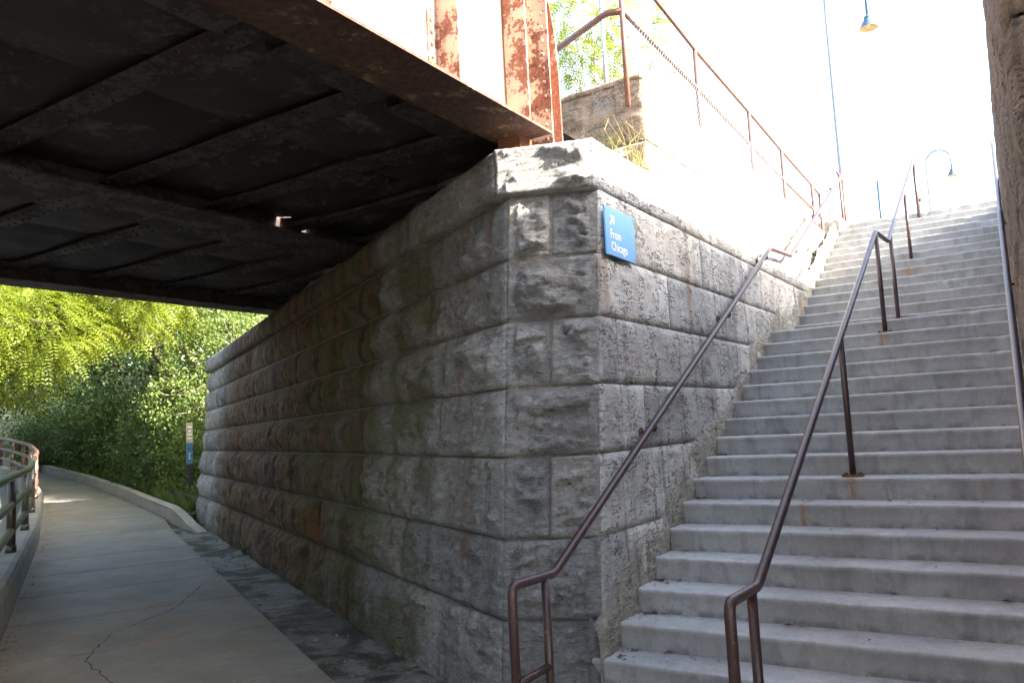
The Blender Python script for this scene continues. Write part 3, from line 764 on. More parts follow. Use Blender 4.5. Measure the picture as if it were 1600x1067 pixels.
# neighbouring bridge (mostly out of frame, it shades the corner)
b2 = thing('railway_bridge', 'second railway bridge girder on the right-hand abutment, just outside the stairs', 'bridge', (3.2, -2, 3.75))
MB().box(3.0, 3.45, -14, -1.3, 3.75, 3.775).build('bottom_flange', M_flange, b2)
MB().box(3.0, 3.45, -14, -1.0, 5.2, 5.225).build('top_flange', M_flange, b2)
MB().box(3.21, 3.225, -14, -1.0, 3.775, 5.2).build('girder_web', M_girder, b2)
for y in np.arange(-13.5, -1, 1.15): MB().box(3.02, 3.21, y, y+.015, 3.775, 5.2).build('stiffener', M_girder, b2)
MB().box(3.45, 8.4, -14, -1.5, 3.98, 4.0).build('deck_plate', M_deck, b2)

for nm, x0, x1 in (('stone_abutment', -14, 8.5),):
    oa = thing('stone_abutment', 'unseen opposite stone abutment across the road under the far bridge ends, added to block the low sky', 'bridge abutment', (0, -12.5, G))  # out of view, added to keep low sky light off the path and wall
    for i in range(len(ZC)-1):
        z0, z1 = ZC[i], ZC[i+1]
        for s_a in np.arange(-26, 21, 2.35):
            sd_ += 1
            stone('stone', SV(s_a, 12.4, z0), SV(s_a+2.35, 12.4, z0), SV(s_a+2.35, 12.4, z1), SV(s_a, 12.4, z1), M_rock, oa, .06, .3, sd_, ramp=.1, depth=.3)
    V = [SV(s_, v_, z_) for z_ in (-.5, 3.7) for s_, v_ in ((-26, 12.45), (21, 12.45), (21, 14), (-26, 14))]
    obj('mortar_core', V, [(3, 2, 1, 0), (4, 5, 6, 7), (0, 1, 5, 4), (1, 2, 6, 5), (2, 3, 7, 6), (3, 0, 4, 7)], M_mortar, oa)

# ------------------------------------------------------------------ sign on the wall
sg = thing('wall_sign', 'blue sign reading From Chicago with a white arrow, fixed to the stone by the stairs', 'sign', (.05, .68, 2.72))
MB().box(.030, .042, .434, .945, 2.712, 3.068).build('panel', M_blue, sg)
def text(body, size, y, z, parent, x=.0435):
    cu = bpy.data.curves.new(body.lower(), 'FONT'); cu.body = body; cu.size = size; cu.extrude = .0006; cu.offset = .0012
    cu.materials.append(M_white)
    tmp = bpy.data.objects.new('tmp', cu); COL.objects.link(tmp); bpy.context.view_layer.update()
    me = bpy.data.meshes.new_from_object(tmp.evaluated_get(bpy.context.evaluated_depsgraph_get())); bpy.data.objects.remove(tmp)
    o = bpy.data.objects.new('lettering', me); COL.objects.link(o); o.parent = parent
    o.location = Vector((x, y, z))-Vector(ORG[parent]); o.rotation_euler = (rad(90), 0, rad(90)); o.scale = (.92, 1, 1)
    return o
text('From', .094, .505, 2.842, sg); text('Chicago', .094, .512, 2.752, sg)
def poly_yz(pts, x0, x1):
    n = len(pts); V = [(x0, a, b) for a, b in pts]+[(x1, a, b) for a, b in pts]
    return V, [tuple(reversed(range(n))), tuple(range(n, 2*n))]+[(i, (i+1) % n, n+(i+1) % n, n+i) for i in range(n)]
ar = MB()
def rot(p, a=rad(-45), c=(.548, 2.975)): return (c[0]+p[0]*math.cos(a)-p[1]*math.sin(a), c[1]+p[0]*math.sin(a)+p[1]*math.cos(a))
ar.add(*poly_yz([rot(p) for p in ((-.010, -.045), (.010, -.045), (.010, .02), (-.010, .02))], .0424, .0436))
ar.add(*poly_yz([rot(p) for p in ((0, .055), (-.045, .012), (-.031, -.002), (0, .028))], .0424, .0438))
ar.add(*poly_yz([rot(p) for p in ((0, .055), (0, .028), (.031, -.002), (.045, .012))], .0424, .0438))
ar.build('arrow', M_white, sg)
bo = MB()
for y in (.455, .925):
    for z in (2.735, 3.045): bo.lathe([(.006, 0), (.006, .003), (0, .004)], (.042, y, z), 8, axis=(1, 0, 0))
bo.build('screws', M_galv, sg)

# ------------------------------------------------------------------ ground, path, kerbs
def sheet(name, pts, z, mat):
    return obj(name, [(x, y, z) for x, y in pts], [tuple(range(len(pts)))], mat, kind='structure')
sheet('ground', [(-400, -400), (400, -400), (400, 400), (-400, 400)], -.47, M_soil)
path = setting('path', (-3, 0, G))
joints = [-9.2, -7.4, -5.5, -3.7, -1.9, -.05, 1.8, 3.6, 5.45, 7.3, 9.15, 11.0, 12.8, 14.6, 17, 19.5, 22, 24.5, 27, 29.5, 32, 35, 38, 41, 45, 50]
def path_r(s): return .85 if s < 13 else max(.85, kerbv(s)+.04)
for i in range(len(joints)-1):
    s0, s1 = joints[i]+.017, joints[i+1]-.017
    n = 6; m = 8; V = []; tilt = random.uniform(-.003, .003)
    for a in np.linspace(s0, s1, n):
        v0, v1 = path_r(a), leftv(a)+.02
        if a < -1: v0 = max(.85, 0.85)
        for b in np.linspace(0, 1, m): V.append(SV(a, lerp(v0, v1, b), rise(a)+tilt*(b-.5)))
    V = np.array(V); F = [tuple(f[::-1]) for f in grid_faces(n, m)]
    idx = np.arange(n*m).reshape(n, m); ring = list(idx[:, 0])+list(idx[-1, 1:])+list(idx[-2::-1, -1])+list(idx[0, -2:0:-1])
    base = len(V); V = np.vstack([V, V[ring]-[0, 0, .1]])
    for q in range(len(ring)): F.append((ring[q], ring[(q+1) % len(ring)], base+(q+1) % len(ring), base+q))
    obj('slab', V, F, M_path, path)
# filler strip at the joints
V = []; F = []
ss = np.linspace(-9.2, 50, 120)
for a in ss: V += [SV(a, path_r(a)-.0, rise(a)-.022), SV(a, leftv(a)+.05, rise(a)-.022)]
obj('joint_filler', V, [(2*i, 2*i+1, 2*i+3, 2*i+2) for i in range(len(ss)-1)], M_crack, path)
# near apron to the right of the path, in front of the stairs
ap = MB()
V = [SV(-9.2, .842, G-.004), SV(-.2, .842, G-.004), (-.35, -.75, G-.004), (3.6, -1.6, G-.004), (8.0, -6, G-.004)]
obj('apron', V, [(0, 1, 2, 3, 4)][::1], M_path, kind='structure')
# cracks in the path slabs
def crack(pts, wd=.015):
    P = []
    for i in range(len(pts)-1):
        a, b = np.array(pts[i]), np.array(pts[i+1]); L = np.linalg.norm(b-a); n = max(2, int(L/.06))
        for q in range(n): P.append(a+(b-a)*q/n)
    P.append(np.array(pts[-1])); P = np.array(P)
    P = P+.025*np.stack([vnoise(np.stack([P[:, 0]*9, P[:, 1]*9, P[:, 0]*0], -1), 3), vnoise(np.stack([P[:, 0]*9, P[:, 1]*9, P[:, 0]*0], -1), 5)], -1)
    V = []; F = []
    for i, p in enumerate(P):
        d = P[min(i+1, len(P)-1)]-P[max(i-1, 0)]; d /= np.linalg.norm(d)+1e-9; nn = np.array([-d[1], d[0]]); ww = wd*random.uniform(.4, 1.2)*.5
        for sg_ in (-1, 1): q = p+nn*ww*sg_; V.append(SV(q[0], q[1], rise(q[0])+.0035))
    F = [(2*i, 2*i+2, 2*i+3, 2*i+1) for i in range(len(P)-1)]
    obj('crack', V, F, M_crack, path)
crack([(.9, 1.9), (1.55, 2.2), (2.35, 2.33), (3.3, 2.53), (3.7, 2.45), (4.3, 2.3), (5.0, 1.75), (5.5, 1.5), (6.6, 1.15), (7.1, .88)])
# gutter between path and wall
n, m = 150, 10; V = []
for a in np.linspace(-.9, 16.2, n):
    for b in np.linspace(0, 1, m):
        v = lerp(.05, path_r(a)-.006, b); V.append(SV(a, v, 0))
V = np.array(V); bb = np.tile(np.linspace(0, 1, m), n)
V[:, 2] = G-.018-.012*np.sin(np.pi*bb)+.012*fbm(V*[3, 3, 1], 4, 51)*np.sin(np.pi*np.clip(bb, .05, .95))+.03*sstep(.2, 0, bb)
obj('gutter', V, grid_faces(n, m)[:, ::-1], M_gutter, kind='structure', smooth=True)
# grit and stones lying in the gutter
gb = MB()
for i in range(900):
    a = random.uniform(-.6, 15.8)**1.0; v = random.uniform(.15, .8)
    if fbm(np.array([SV(a, v, 0)*1.5]), 2, 4)[0] < -.1: continue
    p = SV(a, v, G-.012); r = random.uniform(.004, .012)*(1 if random.random() > .05 else 2.5)
    gb.lathe([(0, -r*.4), (r, 0), (r*.7, r*.6), (0, r*.8)], p, 5)
gb.build('gravel', M_grit, kind='stuff')
# kerb on the right of the path
kb = setting('kerb', tuple(SV(20, 1.2, G)))
ks = np.arange(13.0, 50, 2.2)
for i in range(len(ks)-1):
    n = 7; V = []; F = []
    prof = [(0, -.1), (.0, .23), (.02, .285), (-.03, .30), (-.18, .30), (-.2, -.1)]
    for a in np.linspace(ks[i]+.008, ks[i+1]-.008, n):
        hs = min(1, max(.05, (a-13.0)/2.8))
        for dv, dz in prof: V.append(SV(a, kerbv(a)+dv*1., rise(a)+(dz*hs if dz > 0 else dz)))
    k_ = len(prof)
    for q in range(n-1):
        for e in range(k_-1): F.append((q*k_+e, q*k_+e+1, (q+1)*k_+e+1, (q+1)*k_+e))
    F += [tuple(range(k_)), tuple(reversed(range((n-1)*k_, n*k_)))]
    obj('kerb_stone', V, F, M_kerb, kb)
# low timber edging behind the kerb
te = thing('timber_edging', 'dark low timber retaining the planting bank behind the kerb', 'edging', tuple(SV(16.6, .2, G)))
def bar_sv(p, q, wv, z0, z1, name, mat, parent):
    (a, va), (b, vb) = p, q
    V = [SV(a, va, rise(a)+z0), SV(b, vb, rise(b)+z0), SV(b, vb-wv, rise(b)+z0), SV(a, va-wv, rise(a)+z0), SV(a, va, rise(a)+z1), SV(b, vb, rise(b)+z1), SV(b, vb-wv, rise(b)+z1), SV(a, va-wv, rise(a)+z1)]
    return MB().hexa(V).build(name, mat, parent)
bar_sv((15.6, .12), (18.3, .46), .16, -.1, .42, 'timber', M_wood, te); bar_sv((18.32, .47), (21.2, .86), .16, -.1, .40, 'timber', M_wood, te)
# parapet kerb at the left
pw = thing('parapet_wall', 'low stained concrete kerb wall carrying the olive pipe railing at the left', 'low wall', tuple(SV(8, 3.4, G)))
psn = [-12, -8, -4, 0, 4, 8, 12, 16, 19, 22, 25, 28, 31, 34, 38, 43, 50]
for i in range(len(psn)-1):
    n = 9; V = []; F = []
    prof = [(0, -.12), (.0, .05), (.015, .33), (.045, .395), (.10, .415), (.40, .415), (.44, .38), (.45, -.3)]
    for a in np.linspace(psn[i]+.004, psn[i+1]-.004, n):
        for dv, dz in prof: V.append(SV(a, leftv(a)+.02+dv, rise(a)+dz+.006*float(vnoise(np.array([[a*2, dv*9, dz*4]]), 2)[0])))
    k_ = len(prof)
    for q in range(n-1):
        for e in range(k_-1): F.append((q*k_+e, (q+1)*k_+e, (q+1)*k_+e+1, q*k_+e+1))
    F += [tuple(reversed(range(k_))), tuple(range((n-1)*k_, n*k_))]
    obj('wall_segment', V, F, M_parapet, pw)
rl = thing('pipe_railing', 'olive brown three-bar pipe railing along the left kerb wall, curving away', 'railing', tuple(SV(8, 3.5, G)))
def rv(s): return leftv(s)+.20
posts = [-8.5, -4.6, -.8, 2.2, 5.6, 8.94, 12.6, 16.0, 19.1, 22.0]+[25+3*i for i in range(9)]
for s in posts:
    mt_ = M_green if s < 18 else M_railfar
    MB().tube([SV(s, rv(s), rise(s)+.41), SV(s, rv(s), rise(s)+1.5)], .062, 12).build('post', mt_, rl, smooth=True)
    MB().tube([SV(s, rv(s), rise(s)+.412), SV(s, rv(s), rise(s)+.52)], .076, 12).build('post_collar', mt_, rl, smooth=True)
for zz in (.72, 1.10, 1.5):
    for (a, b, mt_) in ((-10, 18, M_green), (18, 50, M_railfar)):
        ps = [SV(s, rv(s)-(.0), rise(s)+zz) for s in np.linspace(a, b, 40)]
        MB().tube(ps, .062 if zz > 1.2 else .055, 12).build('bar', mt_, rl, smooth=True)
# road on the far side of the railing
V = []
rs_ = np.linspace(-40, 60, 60)
for a in rs_: V += [SV(a, leftv(min(max(a, -12), 60))+.44, rise(a)-.04), SV(a, leftv(min(max(a, -12), 60))+9.5, rise(a)-.04)]
obj('road', V, [(2*i, 2*i+1, 2*i+3, 2*i+2) for i in range(len(rs_)-1)], M_road, kind='structure')

# ------------------------------------------------------------------ terrain above
V = []; F = []
n1, n2 = 60, 50
aa = np.linspace(15.6, 75, n1); tt = np.r_[np.linspace(0, 8, 26), np.linspace(8.6, 45, 24)]
for a in aa:
    for t in tt:
        v = kerbv(a)-.16-t; h = rise(a)+.12+min(4.6, .62*max(0, t-.5))
        V.append(SV(a, v, h))
V = np.array(V); V[:, 2] += .12*fbm(V*[.7, .7, .7], 3, 77)*np.tile(sstep(0, 1.5, tt), n1)
Fb = grid_faces(n1, n2); Fb = Fb[(V[Fb][:, :, 0].max(1) < -.9)]
obj('bank', V, Fb, M_bank, kind='structure', smooth=True)
n1, n2 = 50, 40; V = []
for a in np.linspace(.4, 15.9, n1):
    for t in np.linspace(.87, 45, n2): V.append(SV(a, -t, 4.35 if a < 9 else 3.45+.9*min(1, (t-.87)/3.5)))
V = np.array(V); Fb = grid_faces(n1, n2); Fb = Fb[(V[Fb][:, :, 0].max(1) < -1.1)]
obj('embankment', V, Fb, M_ballast, kind='structure')
sheet('platform_ground', [(-8, 10.9), (60, 10.9), (60, 160), (-8, 160)], 4.775, M_ballast)
sheet('track_bed', [(2.72, -1.4), (6.2, -3.4), (40, -3.4), (40, 10.9), (2.72, 10.9)], 4.50, M_ballast)

# ------------------------------------------------------------------ lamps and small things above
def lamp(x, y, h, label, facing=(1, 0), big=1., stem=.12):
    h += stem-.12
    t = thing('street_lamp', label, 'street lamp', (x, y, 4.775), 'blue gooseneck platform lamps')
    z0 = 4.775
    MB().tube([(x, y, z0), (x, y, z0+1.5), (x, y, z0+h)], [.085*big, .07*big, .05*big], 12).build('pole', M_pole, t, smooth=True)
    MB().lathe([(.16, 0), (.16, .06), (.1, .25), (.085, .5), (.07, .52)], (x, y, z0), 16).build('pole_base', M_lampblue, t, smooth=True)
    fx, fy = facing; R = .50*big
    pts = [(x+fx*(R-R*math.cos(a)), y+fy*(R-R*math.cos(a)), z0+h+R*math.sin(a)) for a in np.linspace(0, math.pi, 16)]
    pts.append((x+fx*2*R, y+fy*2*R, z0+h-stem))
    MB().tube(pts, .034*big, 10).build('gooseneck', M_lampblue, t, smooth=True)
    hx, hy, hz = x+fx*2*R, y+fy*2*R, z0+h-stem
    q = big
    sh = MB().lathe([(.03*q, 0), (.045*q, -.05*q), (.09*q, -.07*q), (.10*q, -.10*q), (.085*q, -.115*q), (.11*q, -.17*q), (.17*q, -.27*q), (.225*q, -.38*q), (.235*q, -.395*q)], (hx, hy, hz), 28)
    s_o = sh.build('lamp_shade', M_lampblue, t, smooth=True)
    MB().lathe([(.232*q, -.392*q), (.16*q, -.27*q), (.1*q, -.17*q), (0, -.15*q)], (hx, hy, hz), 28).build('reflector', M_lampin, s_o, smooth=True)
    MB().lathe([(0, -.16*q), (.07*q, -.2*q), (.085*q, -.28*q), (.05*q, -.37*q), (0, -.39*q)], (hx, hy, hz), 16).build('globe', M_glass, s_o, smooth=True)
    return t
def ray(px, py):
    d = 1244.975*fw+(px-800)*rt2-(py-533.5)*up2
    return d.normalized()
def at_y(px, py, y):
    d = ray(px, py); k = (y-CAM.y)/d.y; return CAM+d*k
pA = at_y(1322, 345, 12.0); hA = at_y(1355, 24, 12.0)
lamp(pA.x, 12.0, hA.z+.14-4.775+.0, 'grey lamp pole with blue bell-shaped lamp, the nearer one above the stairs', (1, 0), (hA.x-pA.x)/1.0, .7)
pB = at_y(1455, 330, 24.0); hB = at_y(1487, 262, 24.0)
lamp(pB.x, 24.0, hB.z+.12-4.775, 'smaller distant lamp with curved arm and blue shade behind the stair head', (1, 0), (hB.x-pB.x)/1.0, .3)

# posts at the stair head
t = thing('gate_post', 'brown post pair with slanted rail at the head of the stairs, beside the lamp pole', 'rail post', tuple(at_y(1322, 345, 11.2)))
a = at_y(1318, 345, 11.2); b = at_y(1322, 345, 11.4); ztop = at_y(1313, 272, 11.2).z; zt2 = at_y(1319, 284, 11.4).z
MB().tube([(a.x, 11.2, 4.77), (a.x, 11.2, ztop)], .025, 10).build('post', M_rail2, t, smooth=True)
MB().tube([(b.x, 11.4, 4.77), (b.x, 11.4, zt2)], .022, 10).build('post', M_rail2, t, smooth=True)
MB().tube([(a.x-.03, 11.15, ztop+.04), (b.x+.01, 11.42, zt2-.02)], .022, 10).build('rail', M_rail2, t, smooth=True)
p = at_y(1435, 330, 10.9); q = at_y(1425, 252, 10.9)
t = thing('rail_post', 'thin maroon post at the top of the middle stair rail', 'rail post', (p.x, 10.95, 4.775))
MB().tube([(p.x+.01, 10.95, 4.775), (p.x+.01, 10.95, q.z)], .024, 10).build('post', M_rail, t, smooth=True)
MB().tube([(p.x+.045, 10.95, 5.12), (p.x+.045, 10.95, 5.17)], .02, 8).build('clamp', M_rail, t)
p = at_y(1376, 330, 13.5); q = at_y(1371, 286, 13.5)
t = thing('bollard', 'slim dark blue-grey post standing on the platform behind the top step', 'post', (p.x, 13.5, 4.775))
MB().tube([(p.x, 13.5, 4.775), (p.x, 13.5, q.z)], .03, 10).build('post', M_lampblue, t, smooth=True)
MB().lathe([(.03, 0), (.036, .01), (.03, .03), (0, .04)], (p.x, 13.5, q.z), 10).build('cap', M_lampblue, t, smooth=True)
# hanging chain
p0 = at_y(1293, 298, 10.2); p1 = at_y(1299, 351, 10.2)
t = thing('chain', 'rusty hanging chain above the concrete block at the stair head', 'chain', (p1.x, 10.2, p1.z))
n = 13
for i in range(n):
    c = p0.lerp(p1, i/(n-1)); r = .021; pts = []
    for k in range(9):
        a = 2*math.pi*k/8; d = Vector((math.cos(a)*r*.7, 0, math.sin(a)*r*1.7)) if i % 2 else Vector((0, math.cos(a)*r*.7, math.sin(a)*r*1.7))
        pts.append(c+d)
    MB().tube(pts, .006, 5, cap=False).build('link', M_rust, t)
cp_ = thing('chain_post', 'slim white post carrying the hanging chain at the stair head', 'post', (p0.x-.02, 10.22, 4.85))
MB().tube([(p0.x-.012, 10.24, 4.85), (p0.x-.012, 10.24, p0.z+.03)], .012, 8).build('post', M_white, cp_, smooth=True)
MB().tube([(p0.x-.012, 10.24, p0.z+.02), (p0.x-.003, 10.2, p0.z+.026)], .006, 6).build('hook', M_rust, cp_)

# interpretive sign post by the path
s0 = SV(17.6, .12, rise(17.6)+.15)
t = thing('sign_post', 'slim black post sign with a blue panel beside the end of the stone wall', 'sign', tuple(s0))
ux = np.array([*U2, 0]); vx = np.array([*V2, 0])
def sbox(hw, hd, z0, z1, name, mat, par, off=0.):
    V = []
    for z in (z0, z1):
        for a, b in ((-1, -1), (1, -1), (1, 1), (-1, 1)):
            pp = s0 + vx*a*hw + ux*(b*hd+off); V.append((pp[0], pp[1], s0[2]+z))
    return MB().hexa(V).build(name, mat, par)
sbox(.085, .04, 0, 2.1, 'post', M_black, t)
pn = sbox(.08, .004, 1.0, 1.55, 'blue_panel', plain('dull_blue_print', (.05, .13, .22), .5), t, -.046)
sbox(.08, .004, 1.552, 2.08, 'white_panel', plain('faded_yellow_print', (.34, .29, .17), .6), t, -.046)
for z, hw in ((1.14, .02), (1.20, .012), (1.26, .02), (1.66, .05), (1.76, .055), (1.84, .04), (1.95, .05)): sbox(hw, .002, z, z+.02, 'printed_line', M_white, pn if z < 1.5 else t, -.052)

# ------------------------------------------------------------------ foliage
def leaf_quads(C, D, N, L, Wd, rng):
    """diamond leaves: centre base C, direction D, side N"""
    tip = C+D*L[:, None]; midp = C+D*(L*.45)[:, None]
    a = midp+N*(Wd*.5)[:, None]; b = midp-N*(Wd*.5)[:, None]
    V = np.stack([C, a, tip, b], 1).reshape(-1, 3)
    F = np.arange(len(V)).reshape(-1, 4)
    return V, F
def unit(A): return A/(np.linalg.norm(A, axis=-1, keepdims=True)+1e-9)
def blob_points(blobs, n, rng, shell=.55):
    P = []; Nn = []
    wts = np.array([b[3]*b[4]*b[5] for b in blobs])**(2/3); wts /= wts.sum()
    cnt = rng.multinomial(n, wts)
    for b, c in zip(blobs, cnt):
        d = unit(rng.normal(size=(c, 3))); r = shell+(1-shell)*rng.random(c)**.6
        r *= 1+.25*vnoise(d*2.1+np.array(b[:3]), 5)
        P.append(np.array(b[:3])+d*r[:, None]*np.array(b[3:6])); Nn.append(d)
    return np.vstack(P), np.vstack(Nn)
def crown_pinnate(blobs, n, rng, L=.46, pairs=7, leaf=.115):
    P, Nn = blob_points(blobs, n, rng)
    D = unit(Nn*[1, 1, .4]+rng.normal(0, .5, P.shape)+[0, 0, -.45]); S = unit(np.cross(D, rng.normal(0, .35, P.shape)+[0, 0, 1]))
    Ls = L*rng.uniform(.7, 1.25, len(P)); Cs = []; Ds = []; Ns = []; ll = []
    for k in range(pairs):
        f = (k+1)/(pairs+.3); droop = np.array([0, 0, -1.])*(f*f*.12)
        c = P+D*(Ls*f)[:, None]+droop*Ls[:, None]*2
        for sgn in (1, -1):
            dd = unit(S*sgn+D*.35+rng.normal(0, .1, P.shape)+[0, 0, -.12]); Cs.append(c); Ds.append(dd); Ns.append(unit(D+rng.normal(0, .12, P.shape))); ll.append(leaf*(1-.35*abs(f-.5))*np.ones(len(P)))
    ll = np.concatenate(ll)
    return leaf_quads(np.vstack(Cs), np.vstack(Ds), np.vstack(Ns), ll, ll*.42, rng)
def crown_broad(blobs, n, rng, leaf=.11, per=7):
    P, Nn = blob_points(blobs, n, rng)
    Cs = []; Ds = []; Ns = []; ll = []
    for k in range(per):
        c = P+rng.normal(0, leaf*1.1, P.shape); d = unit(Nn*.5+rng.normal(0, .7, P.shape)+[0, 0, -.35])
        Cs.append(c); Ds.append(d); Ns.append(unit(np.cross(d, rng.normal(0, .6, P.shape)+Nn+[0, 0, .6]))); ll.append(leaf*rng.uniform(.6, 1.3, len(P)))
    ll = np.concatenate(ll)
    return leaf_quads(np.vstack(Cs), np.vstack(Ds), np.vstack(Ns), ll, ll*.62, rng)
def limb(b, p, q, r0, r1, rng, n=8, wob=.12):
    p, q = np.array(p, float), np.array(q, float); pts = []
    for i in range(n+1):
        t = i/n; w_ = wob*math.sin(math.pi*t); pts.append(p+(q-p)*t+rng.normal(0, 1, 3)*w_*.35)
    b.tube(pts, [lerp(r0, r1, i/n) for i in range(n+1)], 8)
def tree(name, label, base, blobs, kind, n, mat, bark, seed, trunk_r=.14, group='trees and shrubs beyond the bridge', fork=None, leaf=None, cat='tree'):
    rng = np.random.default_rng(seed); base = np.array(base, float)
    t = thing(name, label, cat, tuple(base), group)
    b = MB(); cen = np.mean([np.array(q[:3]) for q in blobs], 0)
    f0 = np.array(fork) if fork is not None else base+(cen-base)*.5
    limb(b, base-[0, 0, .2], f0, trunk_r, trunk_r*.7, rng)
    b.build('trunk', bark, t, smooth=True)
    for q in blobs:
        lb = MB(); limb(lb, f0, q[:3], trunk_r*.55, trunk_r*.12, rng, wob=.3)
        for k in range(4):
            d = rng.normal(0, .55, 3); e = np.array(q[:3])+d*np.array(q[3:6]); m_ = f0+(np.array(q[:3])-f0)*rng.uniform(.45, .9)
            limb(lb, m_, e, trunk_r*.2, trunk_r*.05, rng, 5)
        lb.build('limb', bark, t, smooth=True)
    if kind == 'p': V, F = crown_pinnate(blobs, n, rng, leaf=leaf or .115)
    else: V, F = crown_broad(blobs, n, rng, leaf=leaf or .11)
    obj('crown', V, F, mat, t)
    return t
def B(s, v, z, r, rz=None, rr=None): p = SV(s, v, z); return (p[0], p[1], p[2], r, rr or r, rz or r)
# bright locust hanging over the path
tree('locust_tree', 'tall locust with bright yellow-green feathery leaves hanging over the path at the left', SV(22, -1.6, 1.4),
     [B(15.2, 5.2, 4.6, 1.5, 1.2), B(16.5, 3.6, 4.5, 1.5, 1.1), B(18, 6.5, 5.3, 2.0, 1.6), B(18.5, 4.4, 5.4, 1.8, 1.5), B(19, 2.4, 5.4, 1.6, 1.2), B(15.5, 7.2, 4.2, 1.6, 1.2), B(20, 5.5, 6.8, 2.4, 1.6), B(17, 1.6, 5.7, 1.2, 1.0)],
     'p', 10500, M_leafA, M_bark2, 3, .2, fork=SV(20.5, 1.0, 4.6))
tree('locust_tree', 'feathery yellow-green locust behind the bridge, right of the overhanging one', SV(24, -2.6, 2.3),
     [B(20.5, .9, 5.4, 1.3, 1.0), B(22, 1.8, 6.4, 1.7, 1.4), B(22, -.4, 6.2, 1.5, 1.2), B(24, 3.5, 6.8, 2.0, 1.5)], 'p', 3000, M_leafA, M_bark, 4, .14)
tree('maple_tree', 'pale-barked forked tree with small sunlit leaves beside the end of the wall', SV(19.5, -1.7, 1.3),
     [B(19.0, -1.0, 3.0, 1.1, .8), B(20, -.4, 3.9, 1.2, .9), B(18.6, -1.9, 4.0, 1.0, .9), B(21, -2.0, 5.4, 1.5, 1.2), B(18.2, -.55, 2.4, .7, .6), B(19.5, .3, 2.7, .9, .8), B(22, -3, 6.6, 1.8, 1.5), B(20.5, -1.4, 5.4, 1.3, 1.1), B(19.2, -1.2, 4.6, 1.0, .8)],
     'b', 3000, M_leafB, M_bark, 5, .10, fork=SV(19.3, -1.4, 3.6), leaf=.10)
tree('maple_tree', 'leafy mid-green tree deep behind the shrubs on the bank', SV(28, -1.5, 3),
     [B(28, 1.6, 4.2, 2.2, 2), B(30, 3.6, 5.4, 2.4, 2.2), B(29, -1.5, 5.0, 2.2, 2.0), B(32, 6.0, 5.0, 2.6, 2.4), B(27, .2, 7.0, 2.2, 1.6)], 'b', 3200, M_leafC, M_bark2, 6, .16, leaf=.15)
tree('maple_tree', 'dark distant tree at the far left beyond the curving rail', SV(46, 10, 1.2),
     [B(44, 10, 4.2, 3, 3), B(48, 13, 5.0, 3.6, 3.6), B(50, 9, 5.5, 3.5, 3.5), B(46, 16, 4.2, 3.2, 3), B(42, 14, 6.5, 3.2, 2.6), B(50, 19, 5, 4, 4)], 'b', 3600, M_leafC, M_bark2, 7, .2, leaf=.24)
tree('maple_tree', 'broad tree across the road, added out of view beyond the left edge to screen the low sky', SV(12, 15.5, 0), [B(12, 15.5, 5.5, 3.4, 3), B(9, 16, 4, 2.6, 2.4), B(15.5, 16, 4.4, 2.8, 2.6)], 'b', 2600, M_leafC, M_bark2, 8, .2, leaf=.24)  # off-frame tree put in to darken the underpass
tree('maple_tree', 'unseen leafy tree across the road near the curving rail, added to shut out low sky', SV(24, 14.5, .2), [B(24, 14.5, 5.0, 3.4, 3), B(28, 15, 4, 3, 2.8), B(20.5, 15, 4.2, 2.8, 2.6)], 'b', 2600, M_leafC, M_bark2, 9, .2, leaf=.24)  # another off-frame tree, added against sky light from the left
tree('locust_tree', 'yellow-green locust behind the overhanging one, filling the gap under the bridge', SV(30, 6.5, .5), [B(27, 4.6, 4.4, 1.8, 1.5), B(29, 6.5, 5.2, 2.2, 1.8), B(26, 6.6, 3.9, 1.6, 1.4), B(32, 9, 5, 2.6, 2.2), B(30, 5.2, 7.2, 2.4, 1.8)], 'p', 3600, M_leafA, M_bark2, 10, .16)
tree('maple_tree', 'green tree standing high behind the forked pale one', SV(26, -4, 4), [B(26, -3.5, 6.5, 2.4, 2.2), B(28, -5.5, 8, 2.6, 2.2), B(25, -2.2, 4.8, 1.8, 1.5), B(30, -2.5, 8.5, 2.6, 2.2)], 'b', 3000, M_leafB, M_bark2, 14, .16, leaf=.14)
tree('maple_tree', 'tall dark tree closing the view far along the path', SV(42, 1, 4.5), [B(40, 1.5, 7.5, 3, 2.6), B(42, 4.5, 8, 3.2, 2.8), B(39, -1.5, 8.5, 3, 2.6), B(44, 7.5, 7.5, 3.4, 3), B(38, 3, 5.4, 2.2, 1.6), B(36, 0, 6.2, 2.2, 1.8)], 'b', 3600, M_leafC, M_bark2, 13, .2, leaf=.2)
bush = [(17.6, -.55, 1.05, .8, 'light green bush against the end of the stone wall'), (19.2, -.2, 1.3, .95, 'green bush behind the slim sign post'),
        (21.0, .1, 1.5, 1.15, 'dark leafy shrub on the bank left of the sign post'), (23.0, .55, 1.7, 1.3, 'dense dark shrub in the middle of the planted bank'),
        (25.4, 1.1, 1.9, 1.5, 'broad dark shrub where the kerb starts to curve'), (28.4, 1.7, 2.0, 1.7, 'tall dark shrub above the curving kerb'),
        (31.5, 2.6, 2.2, 1.9, 'shaded shrub above the far bend of the kerb'), (35.5, 4.2, 2.4, 2.1, 'shaded shrub at the far left above the railing'),
        (22.5, -1.3, 2.6, 1.5, 'taller dark shrub in the second row of the bank'), (26.5, -.4, 3.0, 1.8, 'rounded dark shrub high on the bank')]
